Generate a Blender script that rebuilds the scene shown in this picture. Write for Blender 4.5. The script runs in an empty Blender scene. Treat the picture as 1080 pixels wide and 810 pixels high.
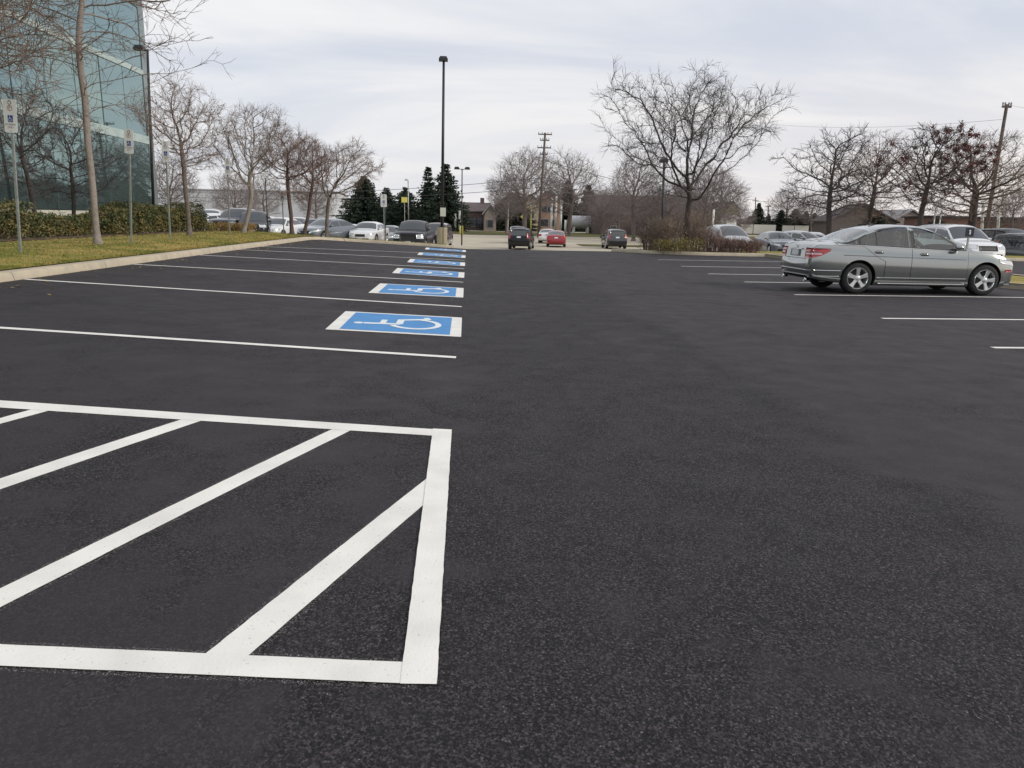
import bpy, bmesh, math, random
from mathutils import Vector, Matrix
from mathutils.bvhtree import BVHTree
from mathutils.kdtree import KDTree

SC = bpy.context.scene
COL = SC.collection
R_ = math.radians

# ------------------------------------------------------------------ camera
FPX = 780.0; CAMH = 1.4
PITCH = math.atan((405 - 231) / FPX); ROLL = 0.02
A_ = math.atan(50 / FPX * math.cos(PITCH))
F = Vector((math.sin(A_) * math.cos(PITCH), math.cos(A_) * math.cos(PITCH), -math.sin(PITCH)))
Rr = Vector((math.cos(A_), -math.sin(A_), 0)); Uu = Rr.cross(F)
RX = Rr * math.cos(ROLL) + Uu * math.sin(ROLL); UX = -Rr * math.sin(ROLL) + Uu * math.cos(ROLL)
cam = bpy.data.cameras.new('camera'); camo = bpy.data.objects.new('camera', cam); COL.objects.link(camo)
cam.sensor_width = 36; cam.lens = 36 * FPX / 1080; cam.clip_end = 6000; cam.clip_start = 0.05
M = Matrix(((RX.x, UX.x, -F.x, 0), (RX.y, UX.y, -F.y, 0), (RX.z, UX.z, -F.z, CAMH), (0, 0, 0, 1)))
camo.matrix_world = M
SC.camera = camo

# ------------------------------------------------------------------ terrain
KX = -7.05         # face of the kerb along the left bays
def near(x, y):
    s = .018 + .027 * min(1, max(0, (y - 2) / 3))
    return s * min(-x, 8.5) if x < 0 else 0.0
def gz(x, y):
    t = min(1, max(0, (y - 35) / 24))
    return near(x, y) * (1 - t) + (-.95 + .03 * min(22, max(0, -x))) * t
def ray(px, py): return F + RX * ((px - 540) / FPX) - UX * ((py - 405) / FPX)
def ground(px, py):
    d = ray(px, py); t = .5
    while t < 200:
        if CAMH + d.z * t < gz(d.x * t, d.y * t): break
        t += .05
    lo, hi = t - .05, t
    for _ in range(20):
        m = (lo + hi) / 2
        if CAMH + d.z * m < gz(d.x * m, d.y * m): hi = m
        else: lo = m
    return (d.x * hi, d.y * hi)
def X_at(px, Y, py=None, z=None):
    """X of the point at distance Y that shows at picture column px (on the ground unless py or z is given)"""
    if py is not None:
        d = ray(px, py); return d.x / d.y * Y
    x = 0.0; k = (px - 540) / FPX
    for _ in range(4):
        h = (gz(x, Y) if z is None else z) - CAMH
        x = (k * (Y * F.y + h * F.z) - Y * RX.y - h * RX.z) / (RX.x - k * F.x)
    return x
def Z_at(px, py, Y):
    d = ray(px, py); return CAMH + d.z / d.y * Y

# ------------------------------------------------------------------ materials
MATS = {}
def mat(name, col=(.5, .5, .5), rough=.6, metal=0, spec=.5, coat=0, noise=None, bump=None, emit=None, alpha=None):
    """noise=(scale, colour2, lo, hi)  bump=(scale, strength)"""
    if name in MATS: return MATS[name]
    m = bpy.data.materials.new(name); m.use_nodes = True; nt = m.node_tree; N = nt.nodes; Lk = nt.links
    b = N['Principled BSDF']; b.inputs['Base Color'].default_value = (*col, 1)
    b.inputs['Roughness'].default_value = rough; b.inputs['Metallic'].default_value = metal
    b.inputs['Specular IOR Level'].default_value = spec; b.inputs['Coat Weight'].default_value = coat
    b.inputs['Coat Roughness'].default_value = .05
    tc = N.new('ShaderNodeTexCoord')
    if noise:
        n = N.new('ShaderNodeTexNoise'); n.inputs['Scale'].default_value = noise[0]; n.inputs['Detail'].default_value = 6
        n.inputs['Roughness'].default_value = .65
        mr = N.new('ShaderNodeMapRange'); mr.inputs[1].default_value = noise[2]; mr.inputs[2].default_value = noise[3]
        mx = N.new('ShaderNodeMix'); mx.data_type = 'RGBA'
        mx.inputs[6].default_value = (*col, 1); mx.inputs[7].default_value = (*noise[1], 1)
        Lk.new(tc.outputs['Object'], n.inputs['Vector']); Lk.new(n.outputs['Fac'], mr.inputs[0])
        Lk.new(mr.outputs[0], mx.inputs[0]); Lk.new(mx.outputs[2], b.inputs['Base Color'])
    if bump:
        n = N.new('ShaderNodeTexNoise'); n.inputs['Scale'].default_value = bump[0]; n.inputs['Detail'].default_value = 5
        bp = N.new('ShaderNodeBump'); bp.inputs['Strength'].default_value = bump[1]; bp.inputs['Distance'].default_value = .02
        Lk.new(tc.outputs['Object'], n.inputs['Vector']); Lk.new(n.outputs['Fac'], bp.inputs['Height']); Lk.new(bp.outputs[0], b.inputs['Normal'])
    if emit: b.inputs['Emission Color'].default_value = (*emit, 1); b.inputs['Emission Strength'].default_value = 1
    MATS[name] = m
    return m

def asphalt_mat():
    m = bpy.data.materials.new('asphalt'); m.use_nodes = True; nt = m.node_tree; N = nt.nodes; L = nt.links
    b = N['Principled BSDF']; tc = N.new('ShaderNodeTexCoord')
    def noise(scale, detail=4, rough=.6, vec=None, dist=0):
        n = N.new('ShaderNodeTexNoise'); n.inputs['Scale'].default_value = scale; n.inputs['Detail'].default_value = detail
        n.inputs['Roughness'].default_value = rough; n.inputs['Distortion'].default_value = dist
        L.new(vec or tc.outputs['Object'], n.inputs['Vector']); return n.outputs['Fac']
    def rng(f, a, b_, c=0, d=1):
        n = N.new('ShaderNodeMapRange'); n.inputs[1].default_value = a; n.inputs[2].default_value = b_
        n.inputs[3].default_value = c; n.inputs[4].default_value = d; L.new(f, n.inputs[0]); return n.outputs[0]
    def math_(op, a, b_=None, c=None):
        n = N.new('ShaderNodeMath'); n.operation = op
        for i, v in enumerate((a, b_, c)):
            if v is None: continue
            if isinstance(v, (int, float)): n.inputs[i].default_value = v
            else: L.new(v, n.inputs[i])
        return n.outputs[0]
    def mix(f, a, b_):
        n = N.new('ShaderNodeMix'); n.data_type = 'RGBA'
        if isinstance(f, (int, float)): n.inputs[0].default_value = f
        else: L.new(f, n.inputs[0])
        for i, v in ((6, a), (7, b_)):
            if isinstance(v, tuple): n.inputs[i].default_value = (*v, 1)
            else: L.new(v, n.inputs[i])
        return n.outputs[2]
    # big drifts in tone; passes of the paver run along Y
    mp = N.new('ShaderNodeMapping'); mp.inputs['Scale'].default_value = (1, .16, 1); L.new(tc.outputs['Object'], mp.inputs['Vector'])
    g0 = N.new('ShaderNodeSeparateXYZ'); L.new(tc.outputs['Object'], g0.inputs[0])
    drift = rng(noise(.35, 4, .6), .35, .68)
    streak = rng(noise(1.6, 4, .6, mp.outputs[0]), .3, .7)
    base = mix(drift, (.0262, .0212, .0252), (.0240, .0208, .0240))
    base = mix(math_('MULTIPLY', streak, math_('ADD', rng(g0.outputs[0], 2.2, 3.6, 0, .25), .35)), base, (.034, .028, .0322))
    # open, pitted patches of coarse aggregate
    g = N.new('ShaderNodeSeparateXYZ'); L.new(tc.outputs['Object'], g.inputs[0])
    right = math_('SUBTRACT', rng(g.outputs[0], -1.0, .5, -.03, .13), rng(g.outputs[0], 2.2, 2.9, 0, .2))
    patch = rng(math_('ADD', noise(.85, 5, .7, None, .6), right), .45, .61)
    patch_fade = patch
    v = N.new('ShaderNodeTexVoronoi'); v.inputs['Scale'].default_value = 105; v.inputs['Randomness'].default_value = 1
    L.new(tc.outputs['Object'], v.inputs['Vector'])
    pit = rng(noise(95, 3, .6), .585, .51)          # 1 = pit
    pit = math_('SUBTRACT', 1, pit)
    pitm = math_('MULTIPLY', pit, patch_fade)
    stone = rng(v.outputs['Distance'], .05, .5, 1, 0)
    vr = N.new('ShaderNodeSeparateColor'); L.new(v.outputs['Color'], vr.inputs[0])
    bright = math_('MULTIPLY', rng(vr.outputs[0], .62, .95), stone)
    base = mix(math_('MULTIPLY', bright, math_('ADD', math_('MULTIPLY', patch_fade, .52), .08)), base, (.17, .16, .155))
    base = mix(math_('MULTIPLY', pitm, .93), base, (.006, .006, .007))
    v2 = N.new('ShaderNodeTexVoronoi'); v2.inputs['Scale'].default_value = 125; L.new(tc.outputs['Object'], v2.inputs['Vector'])
    c2 = N.new('ShaderNodeSeparateColor'); L.new(v2.outputs['Color'], c2.inputs[0])
    amp = math_('ADD', math_('MULTIPLY', patch_fade, .85), .28)
    grain = math_('ADD', math_('MULTIPLY', math_('SUBTRACT', math_('POWER', c2.outputs[1], 1.8), .36), math_('MULTIPLY', amp, 2.6)), 1)
    fine = math_('MAXIMUM', math_('MULTIPLY', rng(noise(300, 2, .5), .3, .7, .8, 1.2), grain), .12)
    vm = N.new('ShaderNodeVectorMath'); vm.operation = 'SCALE'; L.new(base, vm.inputs[0]); L.new(fine, vm.inputs['Scale'])
    # a darker, more open seam between two paver passes
    s1 = math_('SUBTRACT', g.outputs[0], math_('MULTIPLY', g.outputs[1], .02))
    s2 = math_('ADD', s1, math_('MULTIPLY', noise(.9, 3), .5))
    seam = rng(math_('ABSOLUTE', math_('SUBTRACT', s2, 2.55)), 0, .22, 1, 0)
    seam = math_('MULTIPLY', seam, rng(noise(1.3, 4), .38, .6))
    vs = N.new('ShaderNodeVectorMath'); vs.operation = 'SCALE'; L.new(vm.outputs[0], vs.inputs[0]); L.new(rng(seam, 0, 1, 1, .66), vs.inputs['Scale'])
    L.new(vs.outputs[0], b.inputs['Base Color'])
    rg = rng(noise(3, 4), .3, .7, .72, .9); L.new(rg, b.inputs['Roughness'])
    b.inputs['Specular IOR Level'].default_value = .45
    h = math_('ADD', math_('MULTIPLY', pitm, -1.0), math_('MULTIPLY', stone, math_('ADD', math_('MULTIPLY', patch_fade, .6), .2)))
    h = math_('ADD', h, math_('MULTIPLY', noise(240, 2), .35))
    bp = N.new('ShaderNodeBump'); bp.inputs['Strength'].default_value = .9; bp.inputs['Distance'].default_value = .005
    L.new(h, bp.inputs['Height']); L.new(bp.outputs[0], b.inputs['Normal'])
    return m
def thin_glass():
    m = bpy.data.materials.new('clear_tinted_glass'); m.use_nodes = True; nt = m.node_tree; N = nt.nodes; L = nt.links
    for n in list(N): N.remove(n)
    o = N.new('ShaderNodeOutputMaterial'); t = N.new('ShaderNodeBsdfTransparent'); t.inputs[0].default_value = (.74, .82, .79, 1)
    g = N.new('ShaderNodeBsdfGlossy'); g.inputs['Roughness'].default_value = .02; g.inputs[0].default_value = (1, 1, 1, 1)
    lw = N.new('ShaderNodeLayerWeight'); lw.inputs[0].default_value = .5; pw_ = N.new('ShaderNodeMath'); pw_.operation = 'POWER'; pw_.inputs[1].default_value = 3.5; L.new(lw.outputs['Facing'], pw_.inputs[0])
    f = N.new('ShaderNodeMapRange'); f.inputs[3].default_value = .11; f.inputs[4].default_value = 1; L.new(pw_.outputs[0], f.inputs[0]); x = N.new('ShaderNodeMixShader'); L.new(f.outputs[0], x.inputs[0]); L.new(t.outputs[0], x.inputs[1]); L.new(g.outputs[0], x.inputs[2]); L.new(x.outputs[0], o.inputs[0])
    return m
GLASS_T = thin_glass()
def paint_mat(name, col, wear=.5):
    m = bpy.data.materials.new(name); m.use_nodes = True; nt = m.node_tree; N = nt.nodes; L = nt.links
    b = N['Principled BSDF']; tc = N.new('ShaderNodeTexCoord'); b.inputs['Roughness'].default_value = .62
    n = N.new('ShaderNodeTexNoise'); n.inputs['Scale'].default_value = 85; n.inputs['Detail'].default_value = 4
    n2 = N.new('ShaderNodeTexNoise'); n2.inputs['Scale'].default_value = 4; n2.inputs['Detail'].default_value = 5
    L.new(tc.outputs['Object'], n.inputs['Vector']); L.new(tc.outputs['Object'], n2.inputs['Vector'])
    r = N.new('ShaderNodeMapRange'); r.inputs[1].default_value = .34; r.inputs[2].default_value = .27
    L.new(n.outputs['Fac'], r.inputs[0])
    r2 = N.new('ShaderNodeMapRange'); r2.inputs[1].default_value = .35; r2.inputs[2].default_value = .75
    L.new(n2.outputs['Fac'], r2.inputs[0])
    mx = N.new('ShaderNodeMix'); mx.data_type = 'RGBA'; mx.inputs[6].default_value = (*col, 1)
    mx.inputs[7].default_value = (*[c * .84 for c in col], 1); L.new(r2.outputs[0], mx.inputs[0])
    m2 = N.new('ShaderNodeMix'); m2.data_type = 'RGBA'; m2.inputs[7].default_value = (.08, .08, .08, 1)
    L.new(mx.outputs[2], m2.inputs[6])
    ml = N.new('ShaderNodeMath'); ml.operation = 'MULTIPLY'; ml.inputs[1].default_value = wear; L.new(r.outputs[0], ml.inputs[0])
    L.new(ml.outputs[0], m2.inputs[0]); L.new(m2.outputs[2], b.inputs['Base Color'])
    bp = N.new('ShaderNodeBump'); bp.inputs['Strength'].default_value = .4; bp.inputs['Distance'].default_value = .004
    L.new(n.outputs['Fac'], bp.inputs['Height']); L.new(bp.outputs[0], b.inputs['Normal'])
    MATS[name] = m
    return m

ASPH = asphalt_mat()
WHITE = paint_mat('white_line_paint', (.84, .82, .77), .5)
BLUE = paint_mat('blue_paint', (.05, .26, .60), .8)
SYM = paint_mat('symbol_paint', (.78, .83, .85), .3)
BARK_G = mat('bark_grey', (.20, .165, .145), .9, noise=(9, (.10, .082, .073), .35, .7), bump=(30, .6))
BARK_P = mat('bark_pale', (.30, .265, .24), .9, noise=(7, (.18, .145, .125), .4, .75), bump=(30, .6))
BARK_D = mat('bark_dark', (.075, .062, .057), .9, noise=(9, (.04, .034, .032), .35, .7), bump=(30, .6))
BARK_R = mat('bark_red', (.12, .075, .068), .9, noise=(9, (.07, .045, .042), .35, .7))
TWIG = mat('twig_grey', (.20, .145, .122), .9)
TWIG_B = mat('twig_brown', (.19, .145, .12), .9)
TWIG_D = mat('twig_dark', (.08, .068, .066), .9)
TWIG_R = mat('twig_red', (.20, .135, .115), .9)
TWIG_F = mat('twig_far', (.20, .17, .165), .9)
LEAF_R = mat('leaf_dry_red', (.21, .055, .05), .8, noise=(3, (.06, .025, .02), .4, .6))
NEEDLE = mat('needles', (.024, .044, .030), .8, noise=(.9, (.055, .075, .045), .4, .65))
NEEDLE2 = mat('needles_dull', (.028, .040, .026), .8, noise=(2, (.05, .055, .035), .4, .65))
HEDGE = mat('hedge_leaf', (.050, .074, .022), .7, noise=(2.6, (.20, .155, .05), .42, .60))
SHY = mat('shrub_yellow', (.30, .25, .07), .8, noise=(5, (.10, .09, .035), .4, .62))
SHR = mat('shrub_red', (.25, .145, .105), .85, noise=(5, (.07, .04, .035), .4, .62))
SHG = mat('shrub_tan', (.42, .31, .19), .9, noise=(5, (.15, .11, .08), .4, .62))
SHO = mat('shrub_orange', (.42, .27, .11), .9, noise=(5, (.22, .16, .07), .4, .62))
GRASS = mat('grass', (.175, .19, .045), .95, spec=.1, noise=(1.1, (.40, .31, .11), .40, .62), bump=(60, .8))
GRASSF = mat('grass_far', (.085, .095, .032), .95, spec=.1, noise=(.06, (.14, .13, .055), .35, .65), bump=(3, .5))
FIELD = mat('field', (.10, .105, .045), .95, spec=.1, noise=(.02, (.17, .145, .085), .4, .6))
MULCH = mat('mulch', (.10, .075, .06), .95, spec=.1, noise=(7, (.20, .15, .11), .45, .65), bump=(40, .9))
CONC = mat('kerb_concrete', (.50, .435, .325), .85, noise=(3, (.38, .335, .26), .4, .7), bump=(90, .35))
def joints(m):
    nt = m.node_tree; N = nt.nodes; L = nt.links; b = N['Principled BSDF']; src = b.inputs['Base Color'].links[0].from_socket
    tc = N.new('ShaderNodeTexCoord'); s = N.new('ShaderNodeSeparateXYZ'); L.new(tc.outputs['Object'], s.inputs[0])
    f = N.new('ShaderNodeMath'); f.operation = 'PINGPONG'; f.inputs[1].default_value = 1.5; L.new(s.outputs[1], f.inputs[0])
    r = N.new('ShaderNodeMapRange'); r.inputs[1].default_value = .006; r.inputs[2].default_value = .014; r.inputs[3].default_value = .75; r.inputs[4].default_value = 0; L.new(f.outputs[0], r.inputs[0])
    mx = N.new('ShaderNodeMix'); mx.data_type = 'RGBA'; mx.inputs[7].default_value = (.09, .08, .06, 1); L.new(r.outputs[0], mx.inputs[0]); L.new(src, mx.inputs[6]); L.new(mx.outputs[2], b.inputs['Base Color'])
joints(CONC)
ROADC = mat('old_pavement', (.50, .45, .355), .9, spec=.2, noise=(.35, (.40, .36, .285), .38, .68))
METAL_G = mat('galvanised', (.42, .44, .42), .45, metal=.6, noise=(8, (.30, .32, .31), .4, .6))
POLE_D = mat('dark_pole', (.022, .023, .027), .5)
WOODP = mat('pole_wood', (.13, .10, .085), .9, noise=(6, (.07, .055, .05), .4, .6))
SIGNW = mat('sign_white', (.78, .80, .80), .4)
BLACK = mat('black_plastic', (.012, .012, .013), .5)
RUBBER = mat('rubber', (.018, .018, .019), .85)
ALLOY = mat('alloy', (.62, .63, .64), .32, metal=.75)
ALLOYD = mat('alloy_dark', (.13, .13, .14), .4, metal=.7)
CHROME = mat('chrome', (.75, .76, .78), .12, metal=1)
GLASS_D = mat('car_glass', (.028, .034, .036), .04, spec=.9, coat=.6)
GLASS_L = mat('car_glass_light', (.085, .105, .10), .05, metal=.30, spec=.9, coat=.5)
LAMP_R = mat('lamp_red', (.40, .012, .02), .15, coat=1)
LAMP_W = mat('lamp_clear', (.62, .64, .66), .12, metal=.35, coat=1)
PLATE = mat('plate', (.72, .73, .76), .4)
AMBER = mat('side_marker', (.35, .02, .02), .3)

# ------------------------------------------------------------------ object helpers
def link(o, parent=None):
    COL.objects.link(o)
    if parent: o.parent = parent
    return o
def mesh_obj(name, verts, faces, m, parent=None, smooth=False, mats=None, mi=None):
    me = bpy.data.meshes.new(name); me.from_pydata([tuple(v) for v in verts], [], faces)
    for x in (mats or [m]): me.materials.append(x)
    if mi: me.polygons.foreach_set('material_index', mi)
    if smooth:
        me.polygons.foreach_set('use_smooth', [True] * len(me.polygons))
    me.update()
    return link(bpy.data.objects.new(name, me), parent)
def thing(name, label, cat, loc=(0, 0, 0), rz=0, group=None):
    o = bpy.data.objects.new(name, None); COL.objects.link(o); o.location = loc; o.rotation_euler = (0, 0, rz)
    o.empty_display_size = .2
    o['label'] = label; o['category'] = cat
    if group: o['group'] = group
    return o
def tag(o, label, cat, group=None):
    o['label'] = label; o['category'] = cat
    if group: o['group'] = group
    return o
def struct(o, kind='structure'):
    o['kind'] = kind; return o
def dup(o, parent=None):
    c = o.copy(); COL.objects.link(c)
    if parent: c.parent = parent
    for ch in list(o.children): dup(ch, c)
    return c
class MB:
    def __init__(s): s.v = []; s.f = []; s.mi = []
    def add(s, vs, fs, mi=0):
        n = len(s.v); s.v += [tuple(v) for v in vs]; s.f += [tuple(i + n for i in f) for f in fs]; s.mi += [mi] * len(fs)
    def box(s, x0, x1, y0, y1, z0, z1, mi=0):
        s.add([(x0, y0, z0), (x1, y0, z0), (x1, y1, z0), (x0, y1, z0), (x0, y0, z1), (x1, y0, z1), (x1, y1, z1), (x0, y1, z1)],
              [(0, 3, 2, 1), (4, 5, 6, 7), (0, 1, 5, 4), (1, 2, 6, 5), (2, 3, 7, 6), (3, 0, 4, 7)], mi)
    def tube(s, pts, rad, n=6, cap=True, mi=0):
        vs = []; k = len(pts)
        for i, p in enumerate(pts):
            p = Vector(p)
            d = (Vector(pts[min(i + 1, k - 1)]) - Vector(pts[max(i - 1, 0)])).normalized()
            a = d.cross(Vector((0, 0, 1)) if abs(d.z) < .9 else Vector((1, 0, 0))).normalized(); b = d.cross(a)
            r = rad[i] if hasattr(rad, '__len__') else rad
            for j in range(n):
                t = 2 * math.pi * j / n; vs.append(p + a * (r * math.cos(t)) + b * (r * math.sin(t)))
        fs = [(i * n + j, i * n + (j + 1) % n, (i + 1) * n + (j + 1) % n, (i + 1) * n + j) for i in range(k - 1) for j in range(n)]
        if cap: fs += [tuple(range(n - 1, -1, -1)), tuple(range((k - 1) * n, k * n))]
        s.add(vs, fs, mi)
    def lathe(s, prof, n=24, axis='z', c=(0, 0, 0), mi=0):
        vs = []
        for r, h in prof:
            for j in range(n):
                t = 2 * math.pi * j / n; a, b = r * math.cos(t), r * math.sin(t)
                vs.append((c[0] + a, c[1] + b, c[2] + h) if axis == 'z' else (c[0] + a, c[1] + h, c[2] + b))
        k = len(prof)
        fs = [(i * n + j, i * n + (j + 1) % n, (i + 1) * n + (j + 1) % n, (i + 1) * n + j) for i in range(k - 1) for j in range(n)]
        s.add(vs, fs, mi)
    def build(s, name, m, parent=None, smooth=False, mats=None):
        return mesh_obj(name, s.v, s.f, m, parent, smooth, mats, s.mi if mats else None)
def sharp(o, ang=35):
    o.data.polygons.foreach_set('use_smooth', [True] * len(o.data.polygons))
    o.data.set_sharp_from_angle(angle=R_(ang)); return o

# ------------------------------------------------------------------ ground sheets
def frange(a, b, st):
    n = max(1, int(round((b - a) / st))); return [a + (b - a) * i / n for i in range(n + 1)]
def sheet(name, xs, ys, off, m, keep=None, zf=gz):
    vs = [(x, y, zf(x, y) + off) for y in ys for x in xs]; nx = len(xs); fs = []
    for j in range(len(ys) - 1):
        for i in range(nx - 1):
            if keep and not keep((xs[i] + xs[i + 1]) / 2, (ys[j] + ys[j + 1]) / 2): continue
            fs.append((j * nx + i, j * nx + i + 1, (j + 1) * nx + i + 1, (j + 1) * nx + i))
    return mesh_obj(name, vs, fs, m, smooth=True)
far_x = [-3000, -1200, -500, -200, -110, -70, -45, -30, -22, -15, -10, -8.5, -4, 0, 5, 10, 20, 35, 60, 110, 200, 500, 1200, 3000]
far_y = [-1500, -400, -100, -30, -10, 0, 2, 5, 10, 20, 30, 35, 40, 45, 50, 55, 59, 70, 100, 130, 200, 400, 900, 1800, 4500]
struct(sheet('ground', far_x, far_y, -.16, FIELD))
YE = 36.3       # far end of the new asphalt
sx = sorted(set([KX - .02, -7, -6, -5, -4, -3, -2, -1] + frange(0, 44, 2)))
sy = frange(-8, 2, .5) + frange(2, 5, .25)[1:] + frange(5, 35, 1)[1:] + [YE]
struct(sheet('asphalt_lot', sx, sy, 0, ASPH))
# the older concrete-coloured driveway and lots beyond
px_ = [-110, -70, -45, -30, -22, -18, -15, -12, -10, -8.5, -6, -4, -2, 0, 5, 10, 15, 20, 30, 44, 60, 90, 140]
py_ = [YE, 38, 40, 42.5, 45, 48, 50, 55, 59, 62, 70, 80, 95, 112]
struct(sheet('driveway', px_, py_, -.02, ROADC))
struct(sheet('side_lot', [44, 50, 60, 80, 110], [-20, 0, 10, 20, 30, 35, YE], -.02, ROADC))
# far street with a verge either side
struct(sheet('far_verge', [-300, -100, -22, 0, 40, 100, 300], [112, 118, 126, 140], .03, GRASSF))
struct(sheet('street', [-600, -200, -22, 0, 50, 200, 600], [140, 146, 152], .02, ROADC))

def kerb(name, pts, h=.14, w=.17, closed=False, base=gz):
    """concrete kerb following pts: rounded top, gutter lip"""
    prof = [(-w, -.1), (-w, h - .01), (-w + .03, h), (-.03, h), (0, h - .025), (.025, .0), (.03, -.1)]
    n = len(pts); vs = []; fs = []
    for i, p in enumerate(pts):
        a = Vector(pts[(i - 1) % n] if closed else pts[max(i - 1, 0)]); b = Vector(pts[(i + 1) % n] if closed else pts[min(i + 1, n - 1)])
        d = (b - a).normalized(); nn = Vector((d.y, -d.x))
        for o, z in prof:
            q = Vector(p) + nn * o; vs.append((q.x, q.y, base(p[0], p[1]) + z))
    k = len(prof); m = n if closed else n - 1
    for i in range(m):
        for j in range(k - 1):
            fs.append((i * k + j, i * k + j + 1, ((i + 1) % n) * k + j + 1, ((i + 1) % n) * k + j))
    o = mesh_obj(name, vs, fs, CONC); return struct(sharp(o, 50))
# left kerb runs along the bays, then turns right at the far end of the row
lk = [(KX, y) for y in frange(-6, 34.2, 1.0)] + [(KX + .35, 35.3), (KX + 1.0, 35.9)] + [(x, YE) for x in frange(-5.2, -1.4, .9)] + [(-.9, YE + .25), (-.7, YE + .9), (-.7, YE + 1.7)]
kerb('kerb', lk, h=.13, w=.30)
def lawn_z(x, y):
    e = min(1, max(0, (KX - x) / 2.4))
    b = gz(x, y)
    return b + .12 + .10 * e
def lawn_far(x, y): return gz(x, y) + .12
lx = [-60, -40, -26, -19, -15, -12.5, -11.3, -10, -9.4, -8.5, -8, -7.6, KX - .28]
ly = frange(-8, 48, 1)
struct(sheet('lawn', lx, ly, 0, GRASS, zf=lawn_z))
# strip past the end of the bays
struct(sheet('lawn_strip', [KX - .28, -6.6, -6, -5, -4, -3, -2, -1.4, -1.0], [YE + .28, 36.9, 37.5, 38.2], 0, GRASS, zf=lawn_far))
kerb('kerb', [(-.7, YE + 1.7), (-1.0, 38.2)] + [(x, 38.4) for x in frange(-1.6, -7, .9)], h=.13, w=.2)
struct(sheet('planting_bed', [-16, -14, -12.5, -11.45], frange(14, 36, 1), .012, MULCH, zf=lawn_z))

# ------------------------------------------------------------------ painted markings
random.seed(5)
def strip(name, a, b, w, off=.005, m=WHITE, wander=.004):
    a = Vector(a); b = Vector(b); d = (b - a); L = d.length; d.normalize(); n = Vector((-d.y, d.x))
    k = max(2, int(L / .12)); vs = []; fs = []
    ts = sorted(set([i / k for i in range(k + 1)] + ([-a.x / (b.x - a.x)] if a.x * b.x < 0 else [])))
    for t in ts:
        p = a + (b - a) * t; s = math.sin(t * 7 + a.y) * wander
        for sd in (-1, 0, 1):
            q = p + n * (s + sd * (w / 2 + (random.uniform(-.0015, .0015) if sd else 0))); vs.append((q.x, q.y, gz(q.x, q.y) + off))
    for i in range(len(ts) - 1):
        for c in (0, 1): fs.append((i * 3 + c, (i + 1) * 3 + c, (i + 1) * 3 + c + 1, i * 3 + c + 1))
    return mesh_obj(name, vs, fs, m)
# stall lines on the left: right end x = -.1, drift slightly back towards the kerb
LW = .105
def Yl(px, py): return ground(px, py)
for i, (e, s) in enumerate([((481, 377.2), (0, 346)), ((487, 323.7), (47, 296)), ((488.5, 297.8), (158, 279.8)), ((489.5, 283.5), (223, 269.8)),
                            ((490, 274.7), (270, 264.2)), ((490.5, 268.3), (298, 261)), ]):
    a = Vector(ground(*e)); b = Vector(ground(*s)); d = (b - a); b = a + d * ((KX + .06 - a.x) / d.x)
    struct(strip('parking_line', a, b, LW))
# stall lines on the right
for (p, q) in [((694, 274), None), ((718, 281), None), ((747, 289), None), ((785, 297.5), None), ((838, 311), (1080, 313.5)), ((930, 336), (1080, 337.5)), ((1047, 367), None)]:
    a = Vector(ground(*p))
    b = a + Vector((6.0 if p[0] < 700 else 5.6, .10))
    struct(strip('parking_line', a, b, LW))
# the hatched no-parking zone
def G(px, py): return Vector(ground(px, py))
hz = bpy.data.objects.new('hatched_zone', None); COL.objects.link(hz); struct(hz)
def quad(name, p, off, n=60):
    """p: four ground corners, a-b the one long edge, d-c the other"""
    a, b, c, d = p; vs = []; fs = []; ov = []
    for i in range(n + 1):
        t = i / n
        for k_, (s0, s1) in enumerate(((a, b), (d, c))):
            pass
        p0 = a.lerp(b, t); p1 = d.lerp(c, t); nn = (p0 - p1).normalized()
        j0 = random.uniform(-.0012, .0012); j1 = random.uniform(-.0012, .0012)
        for q in (p0 + nn * .022, p1 - nn * .022): ov.append((q.x, q.y, gz(q.x, q.y) + .0025))
        for q in (p0 + nn * j0, (p0 + p1) / 2, p1 - nn * j1): vs.append((q.x, q.y, gz(q.x, q.y) + off))
    for i in range(n):
        for c_ in (0, 1): fs.append((i * 3 + c_, i * 3 + c_ + 1, (i + 1) * 3 + c_ + 1, (i + 1) * 3 + c_))
    o = mesh_obj(name, vs, fs, WHITE, hz)
    if off < .006: mesh_obj('overspray', ov, [(2 * i, 2 * i + 1, 2 * i + 3, 2 * i + 2) for i in range(n)], OVER, o)
    return o
def overspray_mat():
    m = bpy.data.materials.new('overspray'); m.use_nodes = True; nt = m.node_tree; N = nt.nodes; L = nt.links; b = N['Principled BSDF']
    b.inputs['Base Color'].default_value = (.6, .58, .54, 1); b.inputs['Roughness'].default_value = .8
    tc = N.new('ShaderNodeTexCoord'); n = N.new('ShaderNodeTexNoise'); n.inputs['Scale'].default_value = 190; n.inputs['Detail'].default_value = 3
    L.new(tc.outputs['Object'], n.inputs['Vector']); r = N.new('ShaderNodeMapRange'); r.inputs[1].default_value = .55; r.inputs[2].default_value = .70; r.inputs[4].default_value = .45
    L.new(n.outputs['Fac'], r.inputs[0]); L.new(r.outputs[0], b.inputs['Alpha']); return m
OVER = overspray_mat()
def ext(a, b, x):     # point on the line a->b where X = x
    return a + (b - a) * ((x - a.x) / (b.x - a.x))
XL = KX + .1
quad('border_bar', [G(476.5, 454), G(460.6, 723.5), G(422, 723), G(456.5, 453)], .0072)
ta, tb = G(470, 454.2), G(0, 423); tc_, td = G(470, 461.2), G(0, 430.6)
quad('border_bar', [ta, ext(ta, tb, XL), ext(tc_, td, XL), tc_], .0058, 60)
ba, bb = G(440, 700.5), G(0, 681); bc, bd = G(440, 722.8), G(0, 703.5)
quad('border_bar', [ba, ext(ba, bb, XL), ext(bc, bd, XL), bc], .0058, 60)
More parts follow.
